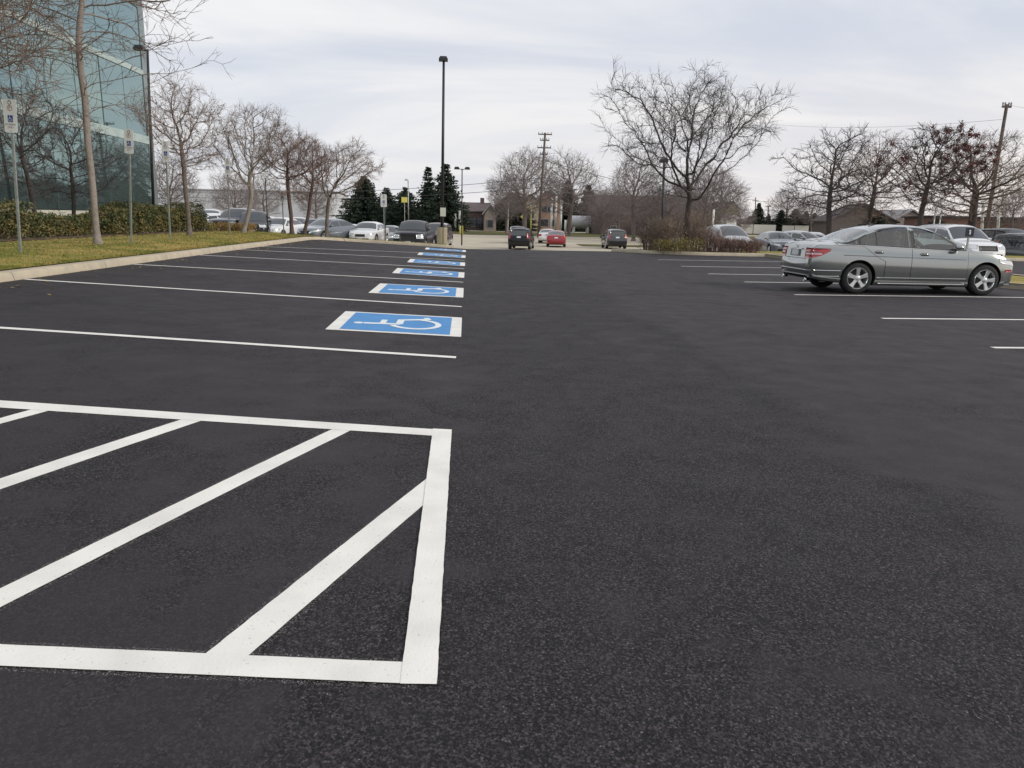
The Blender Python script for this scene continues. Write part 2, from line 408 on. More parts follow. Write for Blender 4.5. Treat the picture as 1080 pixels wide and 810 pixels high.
def ytrim(a, b, y): return a + (b - a) * ((y - a.y) / (b.y - a.y))
yb_ = (ba.y + bc.y) / 2 - .02; yt_ = (ta.y + tc_.y) / 2
def diag(p0, p1, q0, q1, lo=None, hi=None):
    P0, P1, Q0, Q1 = G(*p0), G(*p1), G(*q0), G(*q1)
    # run every stripe from the bottom bar up to the top bar
    a = ytrim(P0, P1, lo or (bb.y + (ba.y - bb.y) * (P0.x - bb.x) / (ba.x - bb.x) - .03)); b = P1
    d = ytrim(Q0, Q1, lo or (bb.y + (ba.y - bb.y) * (P0.x - bb.x) / (ba.x - bb.x) - .03)); c = Q1
    quad('hatch_stripe', [a, b, c, d], .0044, 40)
    return (P1 - P0).normalized(), a, d
diag((217.6, 690), (453, 503), (262, 692.6), (447.5, 532.5))
dv, _, _ = diag((0, 622), (353, 452), (0, 641.7), (374, 452.5))
diag((0, 505.6), (193, 442.5), (0, 517), (216, 443))
diag((0, 441.7), (40, 430.5), (0, 447.7), (60, 431.5))

# accessible-bay panels
def drape(name, poly, off, m, parent, n=12):
    """four ground corners (BL,TL,TR,BR) -> draped grid"""
    BLc, TL, TR, BR = poly; vs = []; fs = []
    for j in range(n + 1):
        for i in range(n + 1):
            u, v = i / n, j / n; q = BLc.lerp(BR, u).lerp(TL.lerp(TR, u), v)
            vs.append((q.x - parent.location.x, q.y - parent.location.y, gz(q.x, q.y) + off - parent.location.z))
    for j in range(n):
        for i in range(n): fs.append((j * (n + 1) + i, j * (n + 1) + i + 1, (j + 1) * (n + 1) + i + 1, (j + 1) * (n + 1) + i))
    return mesh_obj(name, vs, fs, m, parent)
def isa_polys():
    """wheelchair figure in a unit box, u to the figure's front, v up"""
    P = []
    def seg(a, b, w):
        a = Vector(a); b = Vector(b); d = (b - a).normalized(); n = Vector((-d.y, d.x)) * w / 2
        P.append([a + n, a - n, b - n, b + n])
    def disc(c, r, k=14):
        P.append([Vector((c[0] + r * math.cos(2 * math.pi * i / k), c[1] + r * math.sin(2 * math.pi * i / k))) for i in range(k)])
    disc((.368, .935), .052)
    seg((.37, .88), (.41, .49), .075); seg((.385, .68), (.62, .68), .066)
    seg((.40, .50), (.66, .50), .078); seg((.64, .53), (.78, .19), .074); seg((.76, .19), (.87, .235), .066)
    c = Vector((.45, .33)); k = 18
    for i in range(k):
        a0 = R_(115 + (350 - 115) * i / k); a1 = R_(115 + (350 - 115) * (i + 1) / k)
        P.append([c + Vector((math.cos(a0), math.sin(a0))) * .228, c + Vector((math.cos(a0), math.sin(a0))) * .294,
                  c + Vector((math.cos(a1), math.sin(a1))) * .294, c + Vector((math.cos(a1), math.sin(a1))) * .228])
    return P
ISA = isa_polys()
panel_px = [((343, 347.6), (364.5, 328.4), (487.2, 335.2), (486.3, 355.6)), ((388.5, 309), (401, 299), (489, 304), (488.6, 314))]
pc = []
for q in panel_px: pc.append([G(*a) for a in q])
# the further panels stand one bay pitch apart
ends = [ground(486.3, 355.6)[1], ground(488.6, 314)[1], ground(489.5, 293.2)[1], ground(490.2, 280.7)[1], ground(490.7, 272.2)[1], ground(491, 265.9)[1]]
where = ['nearest the hatched zone', 'second from the hatched zone', 'third from the hatched zone', 'fourth from the hatched zone', 'fifth, last but one before the grass strip', 'last before the grass strip and far kerb']
for i, y in enumerate(ends):
    if i == 5: y = min(y, YE - 1.9)
    BLc = Vector((-1.80, y + .16)); TL = Vector((-1.84, y + 1.95)); TR = Vector((-.08, y + 1.80)); BR = Vector((-.08, y))
    if i < 2: BLc, TL, TR, BR = pc[i]
    t = thing('accessible_parking_marking', 'blue painted wheelchair square with white border, ' + where[i], 'parking marking',
              (-.95, y + .9, gz(-.95, y + .9)), 0, 'wheelchair squares along the accessible bays')
    drape('border', (BLc, TL, TR, BR), .004, WHITE, t)
    def P(u, v): return BLc.lerp(BR, u).lerp(TL.lerp(TR, u), v)
    u0, u1, v0, v1 = .095, .915, .055, .945
    drape('blue_field', (P(u0, v0), P(u0, v1), P(u1, v1), P(u1, v0)), .007, BLUE, t)
    mb = MB()
    for k_, poly in enumerate(ISA):
        vs = []
        for q in poly:
            # figure's up = towards the kerb (-u), its front = away from the camera (+v)
            u = u1 - (u1 - u0) * (.06 + .88 * q.y); v = v0 + (v1 - v0) * (.0 + 1.0 * q.x)
            w = P(u, v); vs.append((w.x - t.location.x, w.y - t.location.y, gz(w.x, w.y) + .0095 + .0001 * k_ - t.location.z))
        mb.add(vs, [tuple(range(len(vs)))])
    mb.build('wheelchair_symbol', SYM, t)
#@@PART2
# ------------------------------------------------------------------ trees
def rvec(): return Vector((random.gauss(0, 1), random.gauss(0, 1), random.gauss(0, 1))).normalized()
def make_tree(seed, P, trunk_dir):
    """grow limbs towards points scattered in the crown's volume; radii follow the pipe rule"""
    random.seed(seed); H = P['trunk']; R = P['R']; z0, z1 = P['z0'], P['z1']; ox, oy = P.get('off', (0, 0)); prof = P['prof']
    ph = [random.uniform(0, 6.28) for _ in range(4)]; att = []; cl = []; nc = P.get('clumps', 34)
    while len(att) < P['n']:
        t = random.random(); a = random.uniform(0, 6.283); f = interp0(prof, t)
        lump = 1 + .16 * math.sin(2 * a + ph[0] + 3 * t) + .12 * math.sin(3 * a + ph[1] - 5 * t) + .10 * math.sin(5 * a + ph[2] + 9 * t)
        if random.random() > f: continue
        r = R * f * lump * random.random() ** P.get('shell', .42); zz = z0 + (z1 - z0) * t * (1 + .05 * math.sin(3 * a + ph[3]))
        q = Vector((ox * (.35 + .65 * t) + r * math.cos(a), oy + r * math.sin(a) * P.get('fy', 1), zz))
        if len(cl) < nc: cl.append(q)
        elif random.random() < P.get('clumpy', .55):
            c = random.choice(cl); q = c + Vector((random.gauss(0, 1), random.gauss(0, 1), random.gauss(0, .6))) * R * .15
        att.append(q)
    d = Vector(trunk_dir).normalized(); D = P['D']
    nodes = [Vector((0, 0, 0))]; par = [-1]; p = Vector((0, 0, 0))
    while p.z < H:
        d = (d + rvec() * .045).normalized(); p = p + d * D; nodes.append(p.copy()); par.append(len(nodes) - 2)
    if P.get('leader'):
        top = H + (z1 - H) * P['leader']
        while p.z < top:
            d = (d * .85 + Vector((ox * .02, 0, .15)) + rvec() * .07).normalized(); p = p + d * D; nodes.append(p.copy()); par.append(len(nodes) - 2)
    first = int(len([1 for q in nodes if q.z < H * .82]))
    zig = P.get('zig', .22); di = P.get('di', 1.0) * R * 1.6; kill = D * P.get('kill', 1.7); nk = [0] * len(nodes)
    for it in range(P.get('iters', 90)):
        kd = KDTree(len(nodes) - first)
        for k in range(first, len(nodes)): kd.insert(nodes[k], k)
        kd.balance(); pull = {}; keep = []
        for q in att:
            co, k, dist = kd.find(q)
            if dist < kill: continue
            keep.append(q)
            if dist < di: pull.setdefault(k, Vector((0, 0, 0))); pull[k] += (q - co).normalized()
        att = keep
        if not pull: break
        grew = 0
        for k, v in pull.items():
            if nk[k] > 3: continue
            dd = (nodes[k] - nodes[par[k]]).normalized() if par[k] >= 0 else Vector((0, 0, 1))
            v = (v.normalized() * .8 + dd * .42 + rvec() * zig + Vector((0, 0, P.get('up', .02)))).normalized()
            nodes.append(nodes[k] + v * D); par.append(k); nk[k] += 1; nk.append(0); grew += 1
        if len(nodes) > P.get('maxn', 4200): break
    N_ = len(nodes); ch = [[] for _ in range(N_)]
    for k in range(1, N_): ch[par[k]].append(k)
    e = P.get('pipe', 2.35); tip = P['tip']; rad = [0] * N_
    for k in range(N_ - 1, -1, -1): rad[k] = tip if not ch[k] else sum(rad[c] ** e for c in ch[k]) ** (1 / e) * 1.002
    sc = (P['r'] - tip) / max(1e-6, rad[0] - tip); rad = [tip + (r - tip) * sc for r in rad]
    a, b = MB(), MB(); stack = [0]; thick = P['r'] * P.get('cut', .22)
    while stack:
        s = stack.pop(); chain = [s] if par[s] < 0 else [par[s], s]; k = s
        while ch[k]:
            c = sorted(ch[k], key=lambda q: -rad[q]); stack += c[1:]; k = c[0]; chain.append(k)
            if len(chain) > 2 and rad[k] < thick and rad[chain[-2]] >= thick:   # hand over from trunk mesh to crown mesh
                if ch[k]: stack.append(('c', k)) if False else None
        pts = [nodes[q] for q in chain]; rr = [rad[q] for q in chain]
        if par[s] >= 0: rr[0] = min(rr[0], rr[1] * 1.25)
        cut = next((i for i, r in enumerate(rr) if r < thick), len(rr))
        if cut > 1: a.tube(pts[:cut + 1], rr[:cut + 1], 8 if rr[0] > thick * 2 else 6, cap=False)
        if cut < len(rr):
            st = cut if cut > 1 else 0
            if len(pts) - st >= 2: b.tube(pts[st:], rr[st:], 4, cap=False)
    # flare at the foot
    f = P['r']; a.tube([Vector((0, 0, -.2)), Vector((0, 0, .0)), nodes[0] + Vector(trunk_dir).normalized() * .12, nodes[0] + Vector(trunk_dir).normalized() * .35], [f * 1.75, f * 1.5, f * 1.15, f * .98], 10, cap=False)
    # fine twigs
    tips = []; tw = P.get('twig', .30); tr = P.get('tr', .0035)
    for k in range(first, N_):
        if rad[k] > P['r'] * .28: continue
        if not ch[k]: tips.append(nodes[k])
        dd = (nodes[k] - nodes[par[k]]).normalized()
        for _ in range(P.get('nt', 2) + (1 if not ch[k] else 0)):
            v = (dd * .9 + rvec() * .75 + Vector((0, 0, .12))).normalized(); L = tw * random.uniform(.5, 1.35); q = nodes[k]; m_ = q + v * L * .5; v2 = (v + rvec() * .35).normalized(); e_ = m_ + v2 * L * .5
            b.tube([q, m_, e_], [min(rad[k], tr * 1.5), tr * 1.1, tr * .6], 3, cap=False)
            if random.random() < .6:
                v3 = (v + rvec() * .7).normalized(); b.tube([m_, m_ + v3 * L * .45], [tr, tr * .6], 3, cap=False)
    return a, b, tips
def interp0(pts, t):
    for i in range(len(pts) - 1):
        if t <= pts[i + 1][0]: return pts[i][1] + (pts[i + 1][1] - pts[i][1]) * (t - pts[i][0]) / (pts[i + 1][0] - pts[i][0])
    return pts[-1][1]
def tree(label, px, Y, seed, P, bark, twig, trunk_dir=(0, 0, 1), group=None, zf=None, leaves=None, cat='tree', X=None, name='bare_tree'):
    x = X if X is not None else X_at(px, Y, z=(zf or gz)(X_at(px, Y), Y)); z = (zf or gz)(x, Y)
    t = thing(name, label, cat, (x, Y, z), 0, group)
    a, b, tips = make_tree(seed, P, trunk_dir)
    a.build('trunk', bark, t, True); b.build('crown', twig, t)
    if leaves:
        m, n, sz, cond = leaves; lb = MB(); tt = [q for q in tips if cond(q)]
        for i in range(n):
            q = random.choice(tt) + rvec() * random.uniform(0, .2); u = rvec() * sz * random.uniform(.6, 1.3); v = rvec().cross(u).normalized() * sz * .6
            lb.add([q - u, q + v, q + u, q - v], [(0, 1, 2, 3)])
        lb.build('dry_leaves', m, t)
    return t
def retree(src, label, px, Y, s, rz, zf=None, group=None, X=None):
    t = dup(src); x = X if X is not None else X_at(px, Y); t.location = (x, Y, (zf or gz)(x, Y)); t.scale = (s, s, s); t.rotation_euler = (0, 0, rz)
    t['label'] = label
    if group: t['group'] = group
    return t
DOME = [(0, .35), (.15, .72), (.4, 1), (.65, .93), (.85, .66), (1, .22)]
VASEP = [(0, .18), (.2, .5), (.5, .9), (.7, 1), (.88, .75), (1, .3)]
EGGP = [(0, .45), (.2, .85), (.45, 1), (.7, .85), (.9, .5), (1, .18)]
def T(**k):
    d = dict(trunk=1.9, R=1.5, z0=1.9, z1=5.8, n=800, D=.13, r=.085, tip=.005, prof=VASEP, zig=.25, leader=.35, twig=.30, tr=.0045, nt=2, kill=1.6); d.update(k); return d
GV = 'bare trees along the lawn on the left'
tree('tall pale-barked bare tree leaning left in front of the glass building', 103.5, 19.3, 21, T(trunk=2.8, R=2.8, z0=3.1, z1=10.6, off=(.9, 0), n=850, D=.2, r=.082, leader=.95, prof=[(0, .25), (.2, .7), (.5, 1), (.8, .8), (1, .3)], twig=.38, zig=.16, nt=1, shell=.5, up=.16), BARK_P, TWIG_B, (-.035, 0, 1), GV, lawn_z)
tree('bare tree whose dense brown branches reach in at the upper left corner', 0, 15.0, 8, T(trunk=2.6, R=4.9, z0=3.5, z1=8.4, n=3000, D=.18, r=.16, leader=.1, prof=[(0, .7), (.12, .95), (.4, 1), (.7, .8), (1, .3)], twig=.6, nt=2, tr=.0055, shell=.40, up=-.03, maxn=6000), BARK_G, TWIG_B, (0, 0, 1), GV, lawn_z, X=-12.6)
tree('small vase-shaped bare tree just right of the glass building corner', 200, 27.2, 33, T(trunk=1.7, R=1.55, z1=5.0, n=950, r=.08, nt=4, tr=.003, tip=.004, twig=.34), BARK_G, TWIG, (.02, 0, 1), GV, lawn_z)
tree('bare tree with pale forked trunk leaning right, beside the dark pickup', 257, 32.8, 14, T(trunk=1.5, R=1.6, z1=5.0, off=(.75, 0), n=900, r=.09, nt=4, tr=.003, tip=.004, twig=.34, leader=0), BARK_P, TWIG, (.26, 0, 1), GV, lawn_z)
tree('dark reddish bare tree with a wide crown in front of the small white sedan', 308, 35.0, 57, T(trunk=1.7, R=1.6, z0=1.7, z1=4.5, n=1050, r=.09, nt=4, tr=.0035, tip=.0045, twig=.34), BARK_R, TWIG_R, (-.02, 0, 1), GV, lawn_z)
tree('slim bare tree leaning right beside the blue-grey sedan', 321, 36.5, 61, T(trunk=1.6, R=1.35, z0=1.6, z1=4.3, off=(.35, 0), n=850, r=.08, nt=4, tr=.0035, tip=.0045), BARK_R, TWIG_R, (.13, 0, 1), GV, lawn_z)
tree('bare tree whose long limb arches far out to the right over the white cars', 344.5, 38.0, 92, T(trunk=1.8, R=1.9, z0=2.0, z1=4.5, off=(1.25, 0), n=750, r=.085, nt=4, tr=.003, tip=.0045, clumpy=.75, leader=0, prof=DOME), BARK_G, TWIG, (.0, 0, 1), GV, lawn_far)
tree('large spreading honey locust with dark bare limbs on the planted island', 722, 34.3, 77, T(trunk=2.0, R=3.5, z0=2.5, z1=7.6, n=1250, off=(-.15, 0), D=.18, r=.135, clumps=46, clumpy=.8, nt=3, tip=.007, leader=0, prof=[(0, .10), (.15, .42), (.35, .92), (.55, 1), (.8, .85), (1, .3)], twig=.5, tr=.0042, zig=.34, shell=.5, maxn=5200, up=-.02), BARK_D, TWIG_D, (.03, 0, 1), None, lambda x, y: gz(x, y) + .12)
GB = 'bare trees behind the parked cars on the right'
z0_ = lambda x, y: -.1
tree('bare tree with a long level branch reaching left, leftmost behind the silver-green sedan', 872, 45, 41, T(trunk=2.0, R=2.9, z0=2.2, z1=7.1, clumpy=.7, n=1000, D=.19, r=.17, tip=.009, tr=.007, prof=DOME, zig=.3, twig=.4), BARK_D, TWIG_D, (.02, 0, 1), GB, z0_)
tree('bare tree with a dense brownish crown left of the red-leaved tree', 912, 50, 43, T(trunk=1.8, R=3.0, z0=1.9, z1=7.5, n=1700, D=.2, r=.17, tip=.009, tr=.007, prof=EGGP, twig=.42), BARK_D, TWIG, (0, 0, 1), GB, z0_)
tree('tree still holding dry dark red leaves on the right side of its crown', 968, 42, 45, T(trunk=2.2, R=2.6, z0=2.3, z1=6.9, n=1300, D=.17, r=.15, tip=.009, tr=.007, prof=VASEP, twig=.35), BARK_D, TWIG_D, (0, 0, 1), GB, z0_,
     leaves=(LEAF_R, 4600, .055, lambda q: (q.x > .7 and q.z > 4.0) or random.random() < .10))
tree('large dense bare tree beside the leaning wooden utility pole', 1021, 44, 47, T(trunk=1.9, R=3.2, z0=2.1, z1=7.0, n=2400, D=.18, r=.24, tip=.008, tr=.007, prof=EGGP, twig=.45, zig=.18), BARK_D, TWIG_B, (0, 0, 1), GB, z0_)
GF = 'large rounded bare trees beside the far street'
FAR = dict(trunk=3.0, D=.40, r=.30, tip=.016, tr=.012, twig=1.3, nt=2, prof=EGGP, zig=.14, up=.05, leader=.3, kill=1.5)
egg1 = tree('rounded bare tree left of the far wooden utility pole', 553, 108, 71, T(**{**FAR, 'R': 4.9, 'z0': 3.0, 'z1': 11.6, 'n': 2800}), BARK_G, TWIG_F, (0, 0, 1), GF)
egg2 = tree('rounded bare tree right of the far wooden utility pole', 600, 112, 72, T(**{**FAR, 'R': 4.3, 'z0': 3.2, 'z1': 11.8, 'n': 2400}), BARK_G, TWIG_F, (0, 0, 1), GF)
retree(egg2, 'upright bare tree behind the small dark SUV on the driveway', 668, 92, .88, 1.9, group=GF)
retree(egg1, 'low leftmost bare tree beside the brown houses', 534, 125, .76, 2.2, group=GF)
retree(egg1, 'thick bare tree showing behind the trunk of the island tree', 741, 80, .70, 4.0, group=GF)
retree(egg2, 'bare tree showing right of the island tree above the silver minivan', 757, 84, .66, .6, group=GF)
retree(egg2, 'bare tree behind the island tree on its left, low and reddish', 706, 90, .6, 3.3, group=GF)
for i, (px, Y, s, rz) in enumerate([(634, 104, .55, 1.1), (652, 108, .62, 2.7), (686, 100, .58, 3.9), (722, 98, .60, 5.2), (779, 104, .40, 1.6)]):
    retree((egg1, egg2)[i % 2], ['small bare tree before the left end of the long brown roof', 'bare tree before the long brown roof, left of the driveway SUV tree', 'bare tree before the brown roof, right of the dark light pole foot',
           'bare tree directly behind the trunk of the big island tree', 'small bare tree just right of the yellow gabled house'][i], px, Y, s, rz, group='bare trees in front of the long brown roof')
FT = 'faint bare trees on the skyline'
for px, Y, s, rz, src, lb in [(828, 190, .95, 1, egg1, 'faint wide bare tree above the far white fence'), (855, 170, .8, 2, egg2, 'faint bare tree left of the brown steep-roofed building'),
                              (249, 74, .46, 3, egg1, 'small pale bare tree far behind the dark pickup'), (280, 88, .5, 4, egg2, 'small faint bare tree behind the white sedans at left'),
                              (334, 95, .5, 5, egg1, 'small bare tree far behind the dark SUV'), (1064, 95, .62, 5.5, egg1, 'bare tree in front of the brown brick building at the far right'),
                              (184, 62, .5, 2.5, egg2, 'bare tree beyond the corner of the glass building')]:
    retree(src, lb, px, Y, s, rz, group=FT)

GN = 'small dark bare trees added to stand for reflections in the glass building'  # added trees, shaped to imitate tree reflections in the facade
for px, Y, sd_, R, zt, lb in [(40, 26.5, 301, 1.4, 4.7, 'dark upright bare tree added for a reflection in the glass, just right of the nearest sign'), (79, 29.5, 302, 1.9, 4.4, 'dark dome-shaped bare tree added for a reflection in the glass, left of the tall pale trunk')]:
    tree(lb, px, Y, sd_, T(trunk=1.2, R=R, z0=1.1, z1=zt, n=750, D=.14, r=.075, prof=DOME if R > 1.6 else VASEP, nt=3), BARK_D, TWIG_D, (0, 0, 1), GN, lawn_z)

# conifers
def conifer(label, px, Y, h, w, seed, group='dark conifers beyond the parked cars', m=NEEDLE, t0=.06, dens=1.0, name='conifer_tree'):
    random.seed(seed); x = X_at(px, Y); t = thing(name, label, 'conifer', (x, Y, gz(x, Y) - .1), 0, group)
    a = MB(); a.tube([(0, 0, 0), (0, 0, h * .5), (0, 0, h * .97)], [h * .016, h * .01, h * .003], 7); a.build('trunk', BARK_D, t)
    b = MB(); z = h * t0
    while z < h * .99:
        f = 1 - (z / h); rr = w / 2 * min(1, f * 1.45) ** .85 * random.uniform(.78, 1.14) + .05
        k = int((10 + 14 * f) * dens); az0 = random.uniform(0, 6)
        for j in range(k):
            az = az0 + j * 6.283 / k + random.uniform(-.25, .25); L = rr * random.uniform(.7, 1.15)
            dx, dy = math.cos(az), math.sin(az); n = max(2, int(L / (h * .035)))
            for i in range(n):
                u = (i + .6) / n; q = Vector((dx * L * u, dy * L * u, z - L * .28 * u + L * .16 * u * u)) + rvec() * h * .008
                sz = h * .036 * (1.15 - .5 * u) * random.uniform(.7, 1.3)
                for _ in range(4):
                    d = (Vector((dx, dy, -.25)) + rvec() * .75).normalized(); s = d.cross(rvec()).normalized()
                    b.add([q - s * sz * .55, q + d * sz * 1.5, q + s * sz * .55], [(0, 1, 2)])
        z += h * .036 * random.uniform(.7, 1.25)
    b.build('crown', m, t)
    return t
conifer('broad dark conifer behind the white sedans', 385, 140, 9.2, 10.5, 1)
conifer('low dark conifer behind the bare-legged white sign', 408, 148, 7.6, 8.5, 2)
conifer('low bushy dark conifer behind the black pickup', 428, 142, 7.4, 11, 3)
conifer('narrow-topped spruce left of the tallest conifer', 452, 135, 10.8, 6.0, 4, dens=.6)
conifer('tallest dark spruce directly behind the tall light pole', 470, 132, 11.6, 8.4, 5, dens=.7)
GFV = 'dark evergreens beside the far houses'
for i, (px, Y, h, w, lb) in enumerate([(597, 168, 11.0, 10, 'broad dark evergreen behind the red car'), (619, 170, 10.5, 7, 'dark evergreen left of the long brown roof'), (535, 150, 6.5, 11, 'wide dark evergreen in front of the pale gabled house'),
                                       (545, 150, 7.6, 8, 'dark evergreen touching the left of the pale house porch')]):
    conifer(lb, px, Y, h, w, 20 + i, GFV, NEEDLE2, .02, 1.0)
sk = ['pointed dark tree beneath the tall thin mast', 'low round dark tree left of the thin mast', 'short dark tree beside the second skyline pole', 'dark rounded tree right of the second skyline pole',
      'wide dark tree at the middle of the white fence', 'tall dark tree right of the fence gap', 'dark tree touching the brown steep roof', 'small dark tree nearest the yellow gabled house', 'dark low tree beyond the silver sedan windscreen']
for i, (px, h, w) in enumerate([(798, 7.5, 6), (789, 4.5, 6), (809, 5.2, 4), (822, 6.0, 7), (837, 6.6, 9), (848, 6.2, 7), (857, 5.6, 7), (777, 5.2, 5), (812, 3.6, 5)]):
    conifer(sk[i], px, 185 + (i * 7) % 20, h, w, 40 + i, 'dark trees on the skyline above the white fence', NEEDLE2, .02, .9, 'skyline_tree')
conifer('dark evergreen in front of the brown steep-roofed building', 921, 76, 4.2, 6.2, 61, None, NEEDLE2, .02)
conifer('dark evergreen behind the white SUV at right', 984, 74, 3.4, 8, 62, None, NEEDLE2, .02)

# ------------------------------------------------------------------ shrubs and hedges
def shrub(label, x, y, z, w, d, h, n, m, seed, group=None, leaf=.03, stems=14, name='shrub', cat='shrub', stem_m=None, spiky=False):
    random.seed(seed); t = thing(name, label, cat, (x, y, z), 0, group)
    st = MB(); lf = MB()
    for i in range(stems):
        bx, by = random.uniform(-w * .3, w * .3), random.uniform(-d * .3, d * .3)
        tx, ty, tz = bx * 1.5 + random.gauss(0, w * .08), by * 1.5 + random.gauss(0, d * .08), h * random.uniform(.75, 1.08)
        st.tube([(bx * .7, by * .7, -.05), (bx, by, tz * .5), (tx, ty, tz)], [.012, .008, .004], 3, False)
        if spiky:
            for _ in range(7):
                u = random.uniform(.3, .95); q = Vector((bx + (tx - bx) * u, by + (ty - by) * u, tz * u)); e = q + Vector((random.gauss(0, .13), random.gauss(0, .13), random.uniform(.08, .3)))
                st.tube([q, e], [.005, .003], 3, False)
    # lumpy box of leaves, denser towards the skin
    lumps = [(random.uniform(-w / 2, w / 2), random.uniform(-d / 2, d / 2), random.uniform(h * .3, h * .95), random.uniform(.12, .3)) for _ in range(int(10 + w * d * 6))]
    k = 0
    while k < n:
        c = random.choice(lumps)
        q = Vector(c[:3]) + rvec() * c[3] * random.uniform(.3, 1.2) if random.random() < .6 else Vector((random.uniform(-w / 2, w / 2), random.uniform(-d / 2, d / 2), random.uniform(.03, h)))
        e = (abs(q.x) / (w / 2 + .04)) ** 4 + (abs(q.y) / (d / 2 + .04)) ** 4 + (max(0, q.z) / (h * 1.02 + .03)) ** 3.4
        if e > 1.0 + random.uniform(-.15, .25) or q.z < .02: continue
        u = rvec() * leaf * random.uniform(.6, 1.4); v = u.cross(rvec()).normalized() * leaf * .55
        lf.add([q - u, q + v, q + u, q - v], [(0, 1, 2, 3)]); k += 1
    st.build('stems', stem_m or BARK_G, t); lf.build('foliage', m, t)
    return t
HG = 'clipped evergreen hedge shrubs along the glass building'
hl = [  # px, Y, width along Y, height, depth
    (5, 21.5, 1.9, 1.05, 1.5, 'tall dark hedge block at the far left edge of the lawn'),
    (46, 23.2, 1.2, .72, 1.0, 'low hedge shrub right beside the tall left hedge block'),
    (70, 24.6, 1.3, .70, 1.0, 'low hedge shrub under the pale wall end'),
    (92, 26.2, 1.5, .72, 1.1, 'low hedge shrub left of the tall pale tree trunk'),
    (119, 27.2, 1.7, 1.05, 1.3, 'high hedge shrub just right of the tall pale tree trunk'),
    (139, 29.0, 1.8, 1.18, 1.4, 'high hedge shrub behind the second parking sign'),
    (157, 31.0, 2.0, 1.12, 1.4, 'yellowish high hedge shrub between second and third parking signs'),
    (177, 32.6, 1.9, 1.10, 1.4, 'high hedge shrub behind the third parking sign'),
    (196, 34.0, 2.0, 1.2, 1.5, 'hedge shrub at the right end of the row')]
for i, (px, Y, w, h, d, lb) in enumerate(hl):
    x = X_at(px, Y); shrub(lb, x, Y, lawn_z(x, Y), d, w + .05, h * random.uniform(.88, 1.06), int(2500 * w * h), HEDGE, 100 + i, HG, .042, 16, 'hedge_shrub')
for i, (px, Y, m, lb) in enumerate([(216, 35.2, SHY, 'yellow-green low shrub before the white SUV'), (232, 36.0, SHO, 'orange-tan low shrub left of the sixth bay sign'), (247, 36.6, SHO, 'orange-tan low shrub before the dark pickup'), (259, 37.0, SHO, 'orange-tan low shrub at the foot of the leaning pale tree')]):
    x = X_at(px, Y); shrub(lb, x, Y, lawn_z(x, Y), 1.1, 1.0, .42, 1300, m, 130 + i, 'low autumn shrubs at the end of the lawn', .035, 8, 'low_shrub')

# ------------------------------------------------------------------ the planted island on the right
isl_pts = [G(668, 262.2), G(646, 263.0), G(655, 266.0), G(690, 270.2), G(760, 271.6), G(860, 272.6)]
ip = [(X_at(655, 37.5), 37.5), (X_at(645, 36.4), 36.4), (7.0, 35.2), (7.35, 34.2), (8.3, 33.2), (9.6, 32.6), (11, 32.3), (14, 32.2), (17.5, 32.2), (22, 32.2), (30, 32.2), (30, 37.6), (20, 37.8), (12, 37.9)]
kerb('kerb', ip, h=.14, w=.18, closed=True)
def poly_sheet(name, pts, m, zo, structv=True):
    c = Vector((sum(p[0] for p in pts) / len(pts), sum(p[1] for p in pts) / len(pts)))
    vs = []; fs = []; n = len(pts); K = 10
    for k in range(K + 1):
        for p in pts:
            q = c.lerp(Vector(p), (k + .001) / K); vs.append((q.x, q.y, gz(q.x, q.y) + zo))
    for k in range(K):
        for i in range(n): fs.append((k * n + i, (k + 1) * n + i, (k + 1) * n + (i + 1) % n, k * n + (i + 1) % n))
    return struct(mesh_obj(name, vs, fs, m))
poly_sheet('island_bed', [(p[0] + (.1 if p[0] < 15 else -.1), p[1] + (.12 if p[1] < 35 else -.12)) for p in ip], MULCH, .125)
strip_g = struct(sheet('island_lawn', [12.2, 14, 17, 20, 24, 29.8], [32.4, 34, 35, 36, 37.4], .135, GRASS))
GI = 'winter shrubs on the planted island'
isl = [(684, 34.4, 1.2, 1.0, SHG, 1, 'brown twiggy shrub at the left tip of the island'), (694, 33.8, 1.3, 1.5, SHG, 1, 'tan shrub left of the island tree trunk'), (706, 33.4, 1.4, 1.4, SHG, 1, 'brown shrub just left of the island tree trunk'),
       (712, 32.9, 1.2, .55, SHY, 0, 'yellow-green low shrub below the island tree trunk'), (728, 32.9, 1.3, .62, SHY, 0, 'second yellow-green shrub right below the island tree'), (735, 33.8, 1.4, 1.65, SHG, 1, 'tall tan grassy shrub right of the island tree trunk'),
       (722, 34.6, 1.4, 1.8, SHG, 1, 'tall brown shrub behind the island tree trunk'), (748, 33.2, 1.3, .95, SHR, 1, 'reddish shrub left of the silver minivan'), (762, 33.0, 1.2, .62, SHR, 1, 'dark red shrub in front of the silver minivan'),
       (776, 33.0, 1.2, .58, SHR, 1, 'low dark red shrub at the nose of the silver minivan'), (790, 33.0, 1.1, .48, SHR, 1, 'rightmost low red shrub beside the grey sedan'), (699, 33.0, 1.0, .5, SHY, 0, 'low olive shrub left of the yellow-green ones')]
for i, (px, Y, w, h, m, sp, lb) in enumerate(isl):
    x = X_at(px, Y); shrub(lb, x, Y, gz(x, Y) + .12, w, w, h, 900 if sp else 1500, m, 200 + i, GI, .026, 60 if sp else 16, 'island_shrub', stem_m=TWIG_B if m is SHG else TWIG_R, spiky=bool(sp))
# median beyond the bays on the right, with its kerb
mp_ = [(13.1, 32.0), (13.1, 25), (13.1, 17.2), (13.5, 16.4), (14.4, 16.2), (15.2, 16.5), (15.5, 17.2), (15.5, 25), (15.5, 32.0), (14.3, 32.1)]
kerb('kerb', [tuple(p) for p in reversed(mp_)][::-1], h=.14, w=-.16, closed=True)
struct(sheet('median_lawn', [13.24, 14.3, 15.36], [17.0, 20, 24, 28, 31.9], .12, GRASS))
